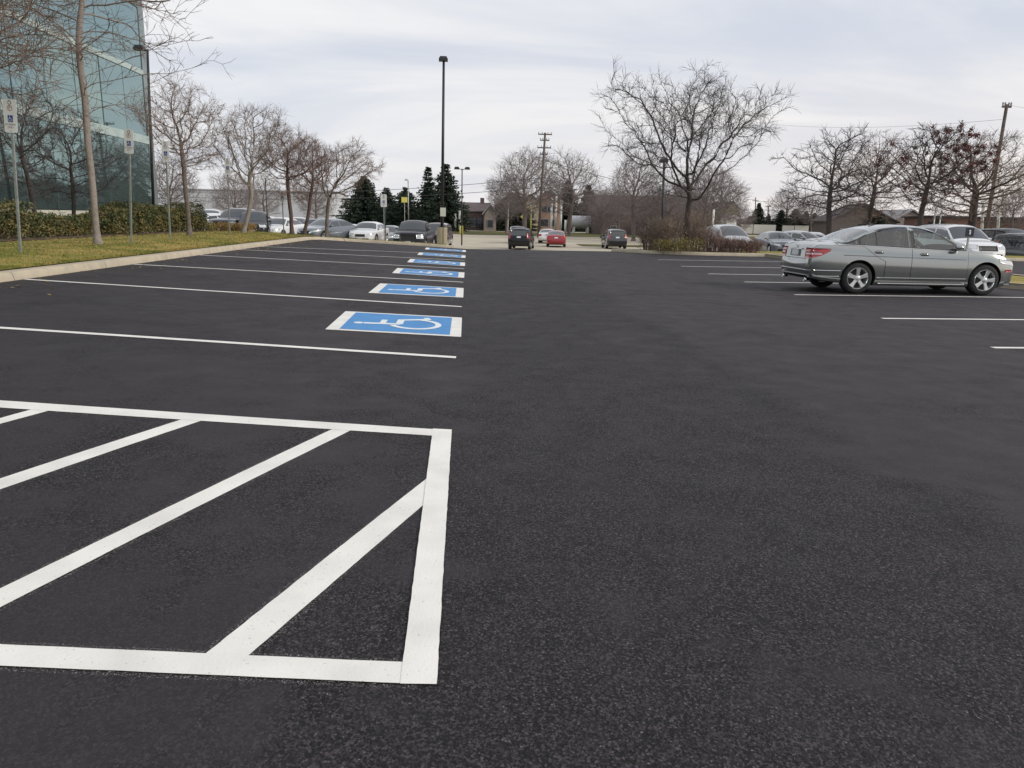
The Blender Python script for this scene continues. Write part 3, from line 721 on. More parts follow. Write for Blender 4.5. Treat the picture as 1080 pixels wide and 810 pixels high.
# ragged grass tufts along the kerb edge and fallen leaves on the lawn
random.seed(77); g = MB()
for i in range(15000):
    y = 9 + 29 * random.random() ** .9; x = KX - .30 - abs(random.gauss(0, 1.6)) if i % 3 else KX - .29 - random.random() * .12
    if x < -11.5: continue
    z = lawn_z(x, y); h = random.uniform(.02, .055); a = random.uniform(0, 3.14); w = .012
    lean = Vector((random.gauss(0, .02), random.gauss(0, .02), h))
    g.add([(x - w * math.cos(a), y - w * math.sin(a), z - .005), (x + w * math.cos(a), y + w * math.sin(a), z - .005), (x + lean.x, y + lean.y, z + h)], [(0, 1, 2)])
for i in range(2600):
    x = -7.3 - 8.5 + random.uniform(-1, 1); 
for i in range(1800):
    x = random.uniform(KX - 1.4 + .9, KX - 1.2); x = random.uniform(-6.6, -1.1); y = random.uniform(YE + .3, 38.1); z = lawn_far(x, y); a = random.uniform(0, 3.14); h = random.uniform(.03, .08)
    g.add([(x - .015 * math.cos(a), y - .015 * math.sin(a), z - .005), (x + .015 * math.cos(a), y + .015 * math.sin(a), z - .005), (x, y, z + h)], [(0, 1, 2)])
tag(struct(g.build('grass_tufts', GRASS), 'stuff'), 'short grass growing along the kerb edge of the lawn', 'grass')
random.seed(78); g = MB(); LEAFL = mat('fallen_leaf', (.40, .30, .09), .8, noise=(3, (.24, .14, .05), .4, .6))
for i in range(5400):
    y = 10 + 25 * random.random(); x = KX - .35 - 4.3 * random.random() ** .8; z = lawn_z(x, y) + .012
    if i >= 5200: x = KX + .05 + abs(random.gauss(0, .5)); z = gz(x, y) + .006
    u = rvec(); u.z *= .3; u *= random.uniform(.018, .04); v = Vector((-u.y, u.x, random.uniform(-.012, .012)))
    q = Vector((x, y, z + .01)); g.add([q - u, q + v * .7, q + u, q - v * .7], [(0, 1, 2, 3)])
tag(struct(g.build('fallen_leaves', LEAFL), 'stuff'), 'small yellow leaves scattered over the lawn', 'leaves')

# ------------------------------------------------------------------ signs
def text_mb(body, size, ext=.001):
    cu = bpy.data.curves.new('t', 'FONT'); cu.body = body; cu.size = size; cu.align_x = 'CENTER'; cu.align_y = 'CENTER'; cu.extrude = ext
    o = bpy.data.objects.new('t', cu); COL.objects.link(o); dg = bpy.context.evaluated_depsgraph_get()
    me = bpy.data.meshes.new_from_object(o.evaluated_get(dg)); v = [tuple(q.co) for q in me.vertices]; f = [tuple(p.vertices) for p in me.polygons]
    bpy.data.objects.remove(o); bpy.data.curves.remove(cu); bpy.data.meshes.remove(me); return v, f
SB = mat('sign_blue', (.02, .045, .30), .4); SRD = mat('sign_ring', (.32, .12, .16), .4); SK = mat('sign_ink', (.03, .03, .05), .4); SGR = mat('sign_grey_ink', (.35, .28, .34), .5)
def parking_sign(label, px, Y, ztop, w=.30, h=.60, group='accessible parking signs on posts along the lawn', lean=0, zf=lawn_z):
    x = X_at(px, Y); z0 = zf(x, Y); t = thing('parking_sign', label, 'parking sign', (x, Y, z0), math.atan2(-x, Y) * -1 * .35, group)
    t.rotation_euler.y = lean; H = ztop - z0
    p = MB(); p.box(-.022, .022, -.004, .0, -.1, H - .02); p.box(-.022, -.018, 0, .028, -.1, H - .02); p.box(.018, .022, 0, .028, -.1, H - .02); p.build('post', METAL_G, t)
    s = MB(); r = .035; pts = []
    for cx, cz, a0 in ((w / 2 - r, H - r, 0), (-w / 2 + r, H - r, 90), (-w / 2 + r, H - h + r, 180), (w / 2 - r, H - h + r, 270)):
        for k in range(5): a = R_(a0 + k * 22.5); pts.append((cx + r * math.cos(a), cz + r * math.sin(a)))
    n = len(pts); s.add([(a, -.010, b) for a, b in pts] + [(a, -.006, b) for a, b in pts], [tuple(range(n - 1, -1, -1)), tuple(range(n, 2 * n))] + [(i, (i + 1) % n, n + (i + 1) % n, n + i) for i in range(n)])
    pl = s.build('sign_plate', SIGNW, t)
    y = -.0125
    def ring(mb, cx, cz, r0, r1, k=24):
        vs = []
        for i in range(k): a = 2 * math.pi * i / k; vs += [(cx + r0 * math.cos(a), y, cz + r0 * math.sin(a)), (cx + r1 * math.cos(a), y, cz + r1 * math.sin(a))]
        mb.add(vs, [(2 * i, 2 * ((i + 1) % k), 2 * ((i + 1) % k) + 1, 2 * i + 1) for i in range(k)])
    c = H - .065; a = MB(); ring(a, 0, c, .026, .036); a.build('small_ring', SK, pl)
    a = MB(); ring(a, 0, c - .095, .042, .052); v, f = text_mb('P', .075); a.add([(q[0], y - .001 + q[2], c - .095 + q[1]) for q in v], f); a.build('ring_symbol', SRD, pl)
    zc = H - h * .585; a = MB(); a.add([(-.052, y, zc - .062), (.052, y, zc - .062), (.052, y, zc + .062), (-.052, y, zc + .062)], [(0, 1, 2, 3)]); a.build('blue_square', SB, pl)
    a = MB()
    for k, poly in enumerate(ISA): a.add([((q.x - .5) * .11, y - .002 - .00005 * k, zc + (q.y - .5) * .11) for q in poly], [tuple(range(len(poly)))])
    a.build('wheelchair_symbol', SIGNW, pl)
    a = MB()
    for txt, dz, sz in (('BY PERMIT', -.105, .046), ('ONLY', -.155, .046)):
        v, f = text_mb(txt, sz); a.add([(q[0], y - .001 + q[2], zc + dz + q[1]) for q in v], f)
    a.build('wording', SGR, pl)
    for dz in (-.022, -h + .03):
        a = MB(); a.lathe([(.0, -.004), (.008, -.004), (.009, 0)], 8, 'y', (0, -.011, H + dz)); a.build('bolt', METAL_G, pl)
    return t
def sign_at(label, pxb, pxt, Y, ytop, **k):
    lean = 0
    return parking_sign(label, pxb, Y, Z_at(pxt, ytop, Y), **k)
sign_at('accessible parking sign on post nearest the camera, at the left edge before the glass building', 22.5, 15.5, 15.2, 104.5, lean=.06, w=.27)
sign_at('accessible parking sign on post just right of the tall pale tree', 139, 138.5, 20.3, 136, lean=.075, w=.24)
sign_at('accessible parking sign on post left of the vase-shaped tree', 180, 177, 23.6, 149, lean=.03, w=.22)
sign_at('accessible parking sign on post between the small tree and the leaning tree', 242.5, 241.5, 29.5, 167, lean=.035, w=.2)
sign_at('thin accessible parking sign on post before the white sedan, between two trunks', 299.5, 299.5, 35.3, 202, lean=0, w=.2, h=.45)
sign_at('accessible parking sign on post in the grass strip before the far white sedan', 405.5, 406, 37.6, 205, zf=lawn_far, lean=0)
def post(name, label, cat, px, Y, ytop, r, m, zf=gz, group=None, px2=None, n=8, taper=.7):
    x = X_at(px, Y); z = zf(x, Y); H = Z_at(px2 or px, ytop, Y) - z; x2 = (X_at(px2, Y, ytop) - x) if px2 else 0
    mb = MB(); mb.tube([(0, 0, -.1), (x2, 0, H)], [r, r * taper], n); o = mb.build(name, m, None, True); o.location = (x, Y, z)
    return tag(o, label, cat, group)
post('dark_post', 'slim dark bare post without a plate, left of the reddish tree', 'post', 283, 34.6, 188, .028, POLE_D, lawn_z)
post('dark_post', 'slim dark post rising behind the grass strip sign', 'post', 407, 42, 197, .03, POLE_D)

# light poles
def light_pole(label, px, Y, ytop, r, heads, base=None, group=None, m=POLE_D, arm=.0, pxt=None):
    x = X_at(px, Y); z = gz(x, Y); t = thing('light_pole', label, 'light pole', (x, Y, z), 0, group)
    H = Z_at(pxt or px, ytop, Y) - z; dx = (X_at(pxt, Y, ytop) - x) if pxt else 0
    hb = base[1] if base else 0
    a = MB(); a.tube([(0, 0, hb), (dx, 0, H)], [r, r * .72], 10); a.build('pole', m, t, True)
    if base:
        a = MB(); a.lathe([(base[0], -.3), (base[0], base[1] - .04), (base[0] - .03, base[1]), (0, base[1])], 24); sharp(a.build('concrete_base', mat('bollard_concrete', (.47, .41, .27), .9, noise=(3, (.36, .32, .22), .4, .7), bump=(60, .3)), t), 40)
        a = MB(); a.box(-r * 1.9, r * 1.9, -r * 1.9, r * 1.9, hb, hb + .05); a.build('base_plate', m, t)
    for hx, hy in heads:
        a = MB(); a.tube([(dx, 0, H - .1), (dx + hx * .5, hy * .5, H)], .03, 6)
        w, d = .22, .16
        vs = [(dx + hx - w, hy - d, H + .04), (dx + hx + w, hy - d, H + .04), (dx + hx + w, hy + d, H + .04), (dx + hx - w, hy + d, H + .04)]
        vs += [(dx + hx - w * .7, hy - d * .7, H + .16), (dx + hx + w * .7, hy - d * .7, H + .16), (dx + hx + w * .7, hy + d * .7, H + .16), (dx + hx - w * .7, hy + d * .7, H + .16)]
        vs += [(dx + hx - w, hy - d, H - .06), (dx + hx + w, hy - d, H - .06), (dx + hx + w, hy + d, H - .06), (dx + hx - w, hy + d, H - .06)]
        a.add(vs, [(4, 5, 6, 7), (0, 1, 5, 4), (1, 2, 6, 5), (2, 3, 7, 6), (3, 0, 4, 7), (8, 9, 1, 0), (9, 10, 2, 1), (10, 11, 3, 2), (11, 8, 0, 3), (11, 10, 9, 8)])
        a.build('lamp_head', m, t)
    return t
light_pole('tallest black light pole, on a round concrete base past the blue bays', 466.3, 39.2, 63, .085, [(-.02, .05)], (.27, 1.02), pxt=468)
light_pole('dark twin-headed light pole behind the driveway, right of the tallest pole', 487, 66, 178, .065, [(-.45, 0), (.45, 0)])
light_pole('dark light pole standing against the left of the island tree', 697.5, 42, 170, .085, [(0, .1)], pxt=700.5)
light_pole('dark curved lamp pole standing against the corner of the glass building', 163, 36.5, 52, .07, [(-.35, 0)], pxt=155.5)
light_pole('thin distant light pole between the low conifers', 431, 120, 190, .10, [(-.3, 0)], m=METAL_G)
# concrete base sign
t = thing('notice_sign', 'plain pale rectangular sign on a thin post just above the concrete base', 'sign', (X_at(467.3, 38.75), 38.75, 0))
zs = Z_at(467, 219, 38.75); a = MB(); a.box(-.02, .02, -.02, .02, -.2, zs - .1); a.build('post', BARK_R, t)
a = MB(); a.box(-.14, .14, -.045, -.03, zs - .43, zs); a.build('sign_plate', mat('cream_sign', (.68, .68, .60), .5), t)
# yellow signs / posts near the driveway mouth
def plate_sign(name, label, px, Y, yt, yb, w, m, ground_y=None, diamond=False, group=None, pm=METAL_G, pr=.03):
    x = X_at(px, Y); z = gz(x, Y); t = thing(name, label, 'sign', (x, Y, z), 0, group); zt, zb = Z_at(px, yt, Y) - z, Z_at(px, yb, Y) - z
    a = MB(); a.tube([(0, .03, -.1), (0, .03, zt)], pr, 6); a.build('post', pm, t)
    a = MB(); c = (zt + zb) / 2; h = (zt - zb) / 2
    if diamond:
        vs = [(0, 0, c - h), (w / 2, 0, c), (0, 0, c + h), (-w / 2, 0, c)]; a.add(vs + [(v[0], .02, v[2]) for v in vs], [(0, 1, 2, 3), (7, 6, 5, 4), (0, 4, 5, 1), (1, 5, 6, 2), (2, 6, 7, 3), (3, 7, 4, 0)])
    else: a.box(-w / 2, w / 2, -.01, .01, zb, zt)
    a.build('sign_plate', m, t); return t
YEL = mat('sign_yellow', (.60, .56, .12), .5)
plate_sign('yellow_sign', 'small yellow rectangular sign above the low conifers', 427, 78, 208, 213.5, .6, YEL)
plate_sign('warning_sign', 'small yellow diamond sign behind the black SUV', 551.5, 135, 225, 231.5, 1.1, YEL, diamond=True)
o = post('yellow_marker', 'short yellow marker post at the far side of the driveway', 'marker post', 486.5, 108, 238, .28, YEL, taper=.9)
wp = mat('white_post', (.74, .74, .70), .6)
for px, yt, Y, lb in [(535, 213, 142, 'white post left of the yellow diamond sign'), (581, 208, 142, 'white post directly behind the red car'), (585.5, 207, 138, 'second white post behind the red car, slightly taller'),
                      (591, 211, 134, 'white post right of the red car'), (484.5, 222, 130, 'white post behind the yellow marker'), (480, 225, 130, 'short grey-white post left of the yellow marker'), (596, 232, 134, 'very short white post beside the pale tank'),
                      (750, 221, 75, 'white post left of the yellow gabled house')]:
    post('white_post', lb, 'post', px, Y, yt, .20 if px < 700 else .1, wp, group='thin white posts along the far street', taper=1)
post('yellow_post', 'yellowish guy post left of the far wooden utility pole', 'post', 559.5, 130, 219, .14, mat('guy_yellow', (.50, .47, .12), .7))
for px, yt, lb in [(1036 - 2, 216, 'pale leaning pole left of the wooden utility pole'), (1051, 214, 'pale pole right of the wooden utility pole')]:
    post('pale_pole', lb, 'pole', px, 70, yt, .14, mat('pale_concrete_pole', (.50, .48, .42), .8), taper=.9, px2=px + 3)
for px, yt, lb in [(980, 219, 'thin pale pole behind the white SUV, left one'), (986, 222, 'thin pale pole behind the white SUV, right one')]:
    post('thin_pole', lb, 'pole', px, 60, yt, .06, METAL_G, taper=.9)

# utility poles and wires
def utility(label, px, Y, ytop, r, pxt, arms=(), group='wooden utility poles'):
    x = X_at(px, Y, 245); z = gz(x, Y); t = thing('utility_pole', label, 'utility pole', (x, Y, z), 0, group)
    H = Z_at(pxt, ytop, Y) - z; dx = X_at(pxt, Y, ytop) - x
    a = MB(); a.tube([(0, 0, -.2), (dx, 0, H)], [r, r * .7], 9); a.build('pole', WOODP, t, True)
    for f, w in arms:
        c = (dx * f, H * f); a = MB(); a.box(c[0] - w, c[0] + w, -.08, .04, c[1] - .07, c[1] + .07); cr = a.build('crossarm', WOODP, t)
        for k in (-1, -.45, .45, 1):
            a = MB(); a.lathe([(.02, 0), (.05, .08), (.06, .12), (.05, .2), (0, .24)], 8, 'z', (c[0] + w * .92 * k, -.02, c[1] + .07))
            a.build('insulator', mat('insulator', (.30, .30, .32), .3), cr)
    return Vector((x + dx, Y, z + H)), t
U1, _ = utility('tall wooden utility pole with several crossarms between the rounded trees', 568, 100, 140, .19, 575, [(.985, .9), (.93, .6), (.86, .9), (.80, .5)])
U2, _ = utility('leaning wooden utility pole at the right edge behind the cars', 1039, 52, 110, .15, 1062, [(.985, .32)])
U3, _ = utility('thin distant mast left above the white fence', 796, 190, 208, .16, 797, [(.9, .8)], 'distant poles on the skyline')
U4, _ = utility('thin distant pole right of the skyline mast', 809, 190, 217, .2, 810.5, [(.97, .7)], 'distant poles on the skyline')
CAB = mat('cable', (.05, .05, .055), .6)
def wire(label, a, b, sag, r=.013, group='overhead wires'):
    pts = []
    for i in range(25):
        t = i / 24; p = Vector(a).lerp(Vector(b), t); p.z -= sag * 4 * t * (1 - t); pts.append(p)
    mb = MB(); mb.tube(pts, r, 4); return tag(mb.build('overhead_wire', CAB), label, 'wire', group)
def SP(px, py, Y): return (X_at(px, Y, py), Y, Z_at(px, py, Y))
wire('topmost wire running right from the leaning utility pole', U2, SP(1120, 114, 60), .2, .008)
wire('lower wire crossing the sky left of the leaning utility pole', U2 - Vector((.2, 0, 1.0)), SP(760, 122, 110), 1.0, .009)
wire('wire from the tall far utility pole to the left, above the far houses', U1 - Vector((0, 0, 5.6)), SP(200, 203, 120), .8, .03)
wire('second wire just under the first, above the far houses', U1 - Vector((0, 0, 6.8)), SP(200, 208, 120), .8, .03)
wire('wire reaching from the tall far pole to the skyline mast', U1 - Vector((0, 0, 3.4)), U3 - Vector((0, 0, .5)), 1.5, .035)
wire('faint wire low over the skyline trees at right', U3 - Vector((0, 0, 1)), SP(1120, 198, 120), 1.0, .03)
# small dark sign on the median
t = thing('small_dark_sign', 'small navy sign with a pale mark beyond the silver-green sedan', 'sign', (X_at(1014.5, 18.6), 18.6, .12))
zt, zb = Z_at(1014, 240, 18.6) - .12, Z_at(1014, 249.5, 18.6) - .12
a = MB(); a.box(-.02, .02, 0, .03, -.1, zb + .03); a.build('post', METAL_G, t)
a = MB(); a.box(-.11, .11, -.015, 0, zb, zt); pl = a.build('sign_plate', mat('navy', (.012, .016, .035), .5), t)
a = MB(); c = (zt + zb) / 2; a.box(-.022, .022, -.019, -.0165, c + .02, c + .055); a.box(-.012, .022, -.019, -.0165, c - .055, c + .015); a.build('pale_mark', SIGNW, pl)
# two little dark bits at the far edge of the asphalt
# ------------------------------------------------------------------ the glass building
BX = X_at(168, 45.2, z=1.0); BY0, BY1 = 2.0, 45.2
GM = []
for i, (c, rg) in enumerate([((.25, .37, .375), .02), ((.225, .345, .36), .02), ((.27, .38, .365), .02)]):
    GM.append(mat('facade_glass_%s' % 'abc'[i], c, rg, metal=.86, spec=.8, bump=(.35, .045)))
GLOW = mat('facade_glass_low', (.23, .35, .35), .02, metal=.86, spec=.8, bump=(.35, .05))
BAND = mat('facade_band', (.46, .55, .54), .5, metal=.2, noise=(2, (.38, .47, .46), .4, .6))
MULL = mat('mullion', (.12, .17, .175), .4, metal=.5)
zg = near(BX, 30) + .2
bt = thing('glass_building', 'tall teal reflective glass office building at the left edge', 'building', (BX, 30, zg))
def L_(y): return y - 30
a = MB(); a.box(-22, -.12, L_(BY0), L_(BY1) - .02, -1, 19.9 - zg); a.build('core', mat('dark_core', (.03, .04, .042), .6), bt)
def zcorner(py): return Z_at(165, py, BY1) - zg
Z0 = 1.42 - zg; B1 = zcorner(149.5); B2 = zcorner(79.5); B3 = zcorner(10.5); TOPZ = 20 - zg; bh = .42
rows = [(Z0, B1 - bh / 2, GLOW), (B1 + bh / 2, B2 - .13, None), (B2 + .13, B3 - .08, None), (B3 + .08, TOPZ - .4, None)]
random.seed(9); ny = 17; pw = (BY1 - .7 - BY0) / ny
for k, (z0, z1, mm) in enumerate(rows):
    for j in range(ny):
        y0 = L_(BY0) + j * pw + .012; y1 = y0 + pw - .024
        a1, a2 = random.uniform(-.012, .012), random.uniform(-.012, .012)
        mb = MB(); x = .0
        mb.add([(x + a1, y0, z0), (x + a2, y1, z0), (x - a1, y1, z1), (x - a2, y0, z1), (-.1, y0, z0), (-.1, y1, z0), (-.1, y1, z1), (-.1, y0, z1)],
               [(0, 1, 2), (0, 2, 3), (4, 7, 6, 5), (0, 4, 5, 1), (2, 6, 7, 3), (1, 5, 6, 2), (0, 3, 7, 4)])
        mb.build('window', mm or random.choice(GM), bt)
for z, h, o in ((B1, bh / 2, .07), (B2, .13, .06), (B3, .08, .05)):
    a = MB(); a.box(-.11, o, L_(BY0), L_(BY1) - .68, z - h, z + h); a.build('floor_band', BAND if o > .055 else MULL, bt)
# thin horizontal transoms and verticals
for j in range(ny + 1):
    y = L_(BY0) + j * pw
    a = MB(); a.box(-.1, .014, y - .013, y + .013, Z0 - .02, TOPZ); a.build('mullion', MULL, bt)
for z0, z1, _ in rows[1:3]:
    z = z0 + (z1 - z0) * .36; a = MB(); a.box(-.1, .016, L_(BY0), L_(BY1) - .68, z - .011, z + .011); a.build('transom', MULL, bt)
a = MB(); a.box(-.9, .03, L_(BY1) - .66, L_(BY1), -.6, TOPZ); a.build('corner_pier', mat('corner_pier', (.23, .28, .285), .25, metal=.35, noise=(.6, (.18, .22, .23), .4, .6)), bt)
a = MB(); a.box(-22, .12, L_(BY0), L_(BY1), TOPZ, TOPZ + .25); a.build('roof', MULL, bt)
a = MB(); a.box(-.1, .2, L_(BY0), L_(BY1) - .68, Z0 - .32, Z0 - .03); a.build('base_sill', mat('sill_stone', (.55, .54, .48), .8), bt)
a = MB(); a.box(-.1, .1, L_(BY0), L_(BY1) - .68, -1.2, Z0 - .33); a.build('base_wall', mat('base_stone', (.24, .23, .2), .8), bt)

# ------------------------------------------------------------------ far buildings
def house(name, label, cat, px0, px1, Y, yroof, yeave, ybase, wall, roof, depth=9, gable='x', wins=(), chimney=None, group=None, rise=None):
    """ridge along X (gable='x') or a gable facing the camera (gable='y')"""
    x0, x1 = X_at(px0, Y), X_at(px1, Y); z = gz((x0 + x1) / 2, Y) - .3; xc = (x0 + x1) / 2; w = (x1 - x0) / 2
    ze = Z_at((px0 + px1) / 2, yeave, Y) - z; zr = Z_at((px0 + px1) / 2, yroof, Y) - z
    t = thing(name, label, cat, (xc, Y, z), 0, group); D = depth; o = .35
    a = MB()
    if gable == 'x':
        a.box(-w, w, 0, D, -.5, ze); a.add([(-w, 0, ze), (-w, D, ze), (-w, D / 2, zr - .1), (w, 0, ze), (w, D, ze), (w, D / 2, zr - .1)], [(0, 2, 1), (3, 4, 5)])
    else:
        a.box(-w, w, 0, D, -.5, ze); a.add([(-w, 0, ze), (w, 0, ze), (0, 0, zr - .1), (-w, D, ze), (w, D, ze), (0, D, zr - .1)], [(0, 1, 2), (4, 3, 5)])
    a.build('wall', wall, t)
    a = MB()
    if gable == 'x':
        for s in (0, 1):
            y0 = -o if s == 0 else D + o; e = ze - .1
            vs = [(-w - o, y0, e), (w + o, y0, e), (w + o, D / 2, zr), (-w - o, D / 2, zr)]; vs += [(v[0], v[1], v[2] + .18) for v in vs]
            a.add(vs, [(0, 1, 2, 3), (4, 7, 6, 5), (0, 4, 5, 1), (1, 5, 6, 2), (2, 6, 7, 3), (3, 7, 4, 0)])
    else:
        for s in (-1, 1):
            vs = [(s * (w + o), -o, ze - .1), (0, -o, zr), (0, D + o, zr), (s * (w + o), D + o, ze - .1)]; vs += [(v[0], v[1], v[2] + .18) for v in vs]
            a.add(vs, [(0, 1, 2, 3), (4, 7, 6, 5), (0, 4, 5, 1), (1, 5, 6, 2), (2, 6, 7, 3), (3, 7, 4, 0)])
    rf = a.build('roof', roof, t)
    if chimney: cx = chimney * w; a = MB(); a.box(cx - .4, cx + .4, D / 2 - .4, D / 2 + .4, zr - .8, zr + 1.1); a.build('chimney', wall, rf)
    for fx, fz, fw, fh in wins:
        cx, cz = fx * w, fz * ze; a = MB(); a.box(cx - fw / 2 - .1, cx + fw / 2 + .1, -.06, .0, cz - fh / 2 - .1, cz + fh / 2 + .1); fr = a.build('window', mat('window_trim', (.27, .26, .25), .6), t)
        a = MB(); a.box(cx - fw / 2, cx + fw / 2, -.08, -.062, cz - fh / 2, cz + fh / 2); a.build('pane', mat('house_pane', (.05, .06, .075), .1, metal=.3), fr)
    return t
brick = mat('brick_brown', (.115, .085, .082), .9, noise=(1.5, (.11, .075, .07), .4, .6)); rfb = mat('roof_brown', (.125, .10, .10), .9, noise=(.8, (.095, .075, .078), .4, .6))
rfd = mat('roof_dark', (.05, .047, .052), .9); cream = mat('wall_cream', (.44, .38, .27), .85); tanw = mat('wall_tan', (.36, .23, .17), .85, noise=(.6, (.28, .17, .13), .4, .6))
darkw = mat('wall_dark', (.085, .085, .065), .9); stone = mat('wall_stone', (.33, .28, .25), .9, noise=(1, (.24, .2, .18), .4, .6)); rr = mat('roof_pale', (.30, .29, .29), .8)
house('brick_house', 'low brown brick house with a dark roof just right of the spruces', 'house', 487, 516, 150, 214, 223, 238, brick, rfb, wins=[(-.2, .45, 1.6, 1.4), (.35, .45, 1.6, 1.4), (.8, .45, 1.2, 1.4)], chimney=.5)
house('gabled_cottage', 'small stone cottage with a pointed white-trimmed gable', 'house', 511, 523, 140, 216, 226, 238, stone, rr, gable='y', wins=[(0, .5, 1.0, 1.3)])
house('dark_house', 'dark olive house with a broad gable behind the left rounded tree', 'house', 522, 556, 165, 203, 219, 238, darkw, rfd, gable='y', wins=[(-.3, .5, 1.6, 1.5)])
house('pale_house', 'two-storey pink-tan house behind the tall far utility pole', 'house', 567, 590, 160, 201, 211, 238, tanw, rr, gable='y', wins=[(-.45, .72, 1.1, 1.3), (.1, .72, 1.1, 1.3), (.5, .72, .9, 1.3), (-.4, .3, 1.6, 1.4), (.4, .3, 1.3, 1.4)])
house('cream_house', 'cream gabled house front between the two rounded trees', 'house', 551, 568, 158, 205, 214, 238, cream, rr, gable='y', wins=[(.1, .6, 1.0, 1.2)])
house('long_barn', 'long low brown building with a big dark roof behind the driveway SUV', 'building', 634, 700, 128, 205.5, 226, 238, brick, rfb, depth=16, wins=[(-.62, .35, 1.0, .9), (.5, .35, 1.0, .9)])
house('long_barn', 'brown building continuing behind the island tree', 'building', 701, 752, 124, 207, 227, 238, brick, rfb, depth=14, wins=[(-.5, .3, 1.2, 1.2), (.5, .3, 1.2, 1.2)])
house('yellow_house', 'narrow yellow gabled house front above the silver minivan', 'house', 763, 776, 120, 213, 221, 238, mat('wall_yellow', (.50, .47, .14), .8), rfd, gable='y', wins=[(0, .72, .9, 1.3)])
a = house('white_shed', 'bright white shed wall below the yellow gabled house', 'shed', 764, 775, 100, 228, 230, 240, mat('shed_white', (.74, .75, .73), .6), rr, depth=3)
house('steep_roof_building', 'dark brown building with steep sloping roof right of the white fence', 'building', 872, 943, 108, 216, 234, 240, mat('wall_brown', (.10, .085, .08), .9), mat('roof_umber', (.085, .072, .070), .9, noise=(.5, (.065, .055, .055), .4, .6)), depth=5, gable='y', wins=[(-.55, .3, .8, 2.4)])
house('warehouse', 'very pale long warehouse behind the cars at left', 'warehouse', 175, 345, 165, 199, 200.5, 226, mat('warehouse_wall', (.60, .62, .66), .7, noise=(.05, (.54, .56, .60), .4, .6)), mat('warehouse_roof', (.55, .57, .60), .7), depth=30)
house('brick_building', 'long low brown brick building at the far right edge', 'building', 1005, 1120, 96, 229.5, 230, 244, mat('brick_red', (.17, .095, .075), .9, noise=(.5, (.13, .075, .06), .4, .6)), rfd, depth=12)
house('pale_roof_house', 'low house with a pale two-sided roof between the trees above the silver sedan', 'house', 940, 975, 112, 222, 233, 240, stone, rr, gable='y')
# pale ribbed tank / trailer beside the far street
t = thing('cylindrical_tank', 'pale grey horizontal cylindrical tank beside the far street', 'tank', (X_at(612, 140), 140, gz(10, 140)))
zt = Z_at(612, 227.5, 140) - t.location.z; r = zt * .36; w = X_at(624, 140) - X_at(612, 140)
a = MB(); n = 28; prof = [(0, -w - .35), (r * .6, -w - .25), (r * .92, -w - .08), (r, -w + .1), (r, w - .1), (r * .92, w + .08), (r * .6, w + .25), (0, w + .35)]
vs = []
for pr, px in prof:
    for j in range(n): q = 2 * math.pi * j / n; vs.append((px, pr * math.cos(q), zt - r + pr * math.sin(q)))
a.add(vs, [(i * n + j, i * n + (j + 1) % n, (i + 1) * n + (j + 1) % n, (i + 1) * n + j) for i in range(7) for j in range(n)]); a.build('tank_shell', mat('tank_grey', (.60, .60, .62), .5), t, True)
for sgn in (-.6, .6):
    a = MB(); a.box(sgn * w - .15, sgn * w + .15, -r * .7, r * .7, -.1, zt - r * 1.5); a.build('saddle', wp, t)
# white fence along the horizon at right (panel + posts each)
t = thing('white_fence', 'long off-white fence with gaps below the skyline trees', 'fence', (X_at(820, 172), 172, gz(60, 172)))
fx0, fx1 = X_at(779, 172), X_at(884, 172); zt = Z_at(820, 237.2, 172) - t.location.z; k = 0; x = fx0
random.seed(3)
while x < fx1:
    w = random.uniform(2.6, 5.5); a = MB(); a.box(x - t.location.x, x - t.location.x + w, 0, .08, .1, zt + random.uniform(-.1, .1)); a.build('fence_panel', mat('fence_white', (.56, .55, .50), .8), t)
    a = MB(); a.box(x - t.location.x - .12, x - t.location.x - .02, -.04, .1, -.1, zt + .2); a.build('fence_post', WOODP, t)
    x += w + random.choice([.15, .15, 1.6])
# golden hedge and tall dry grass below the brick building
for i in range(4):
    px = 1034 + i * 15; x = X_at(px, 62); shrub(['golden hedge behind the leaning utility pole, left end', 'golden hedge right of the leaning utility pole', 'golden hedge above the dark SUV at right', 'golden hedge at the right picture edge'][i],
      x, 62, gz(x, 62), 1.4, 1.2, 1.5, 1100, mat('gold_leaf', (.36, .25, .10), .9, noise=(2, (.26, .2, .1), .4, .6)), 300 + i, 'golden hedge below the brick building', .08, 8, 'golden_hedge', 'hedge')
struct(sheet('grass_bank', [30, 36, 44, 60, 90], [56, 60, 66, 74], .12, GRASSF))
struct(sheet('grass_bank', [X_at(612, 72), X_at(650, 72), X_at(690, 72)], [70, 72, 75], .03, GRASSF))

# ------------------------------------------------------------------ cars
def interp(pts, x):
    """monotone cubic through (x, z) knots"""
    n = len(pts)
    if x <= pts[0][0]: return pts[0][1]
    if x >= pts[-1][0]: return pts[-1][1]
    for i in range(n - 1):
        if x <= pts[i + 1][0]: break
    def sl(k):
        if k == 0 or k == n - 1: kk = min(max(k, 1), n - 1); return (pts[kk][1] - pts[kk - 1][1]) / (pts[kk][0] - pts[kk - 1][0])
        a = (pts[k][1] - pts[k - 1][1]) / (pts[k][0] - pts[k - 1][0]); b = (pts[k + 1][1] - pts[k][1]) / (pts[k + 1][0] - pts[k][0])
        return 0 if a * b <= 0 else 2 * a * b / (a + b)
    h = pts[i + 1][0] - pts[i][0]; t = (x - pts[i][0]) / h
    return ((1 + 2 * t) * (1 - t) ** 2 * pts[i][1] + t * (1 - t) ** 2 * h * sl(i) + t * t * (3 - 2 * t) * pts[i + 1][1] + t * t * (t - 1) * h * sl(i + 1))
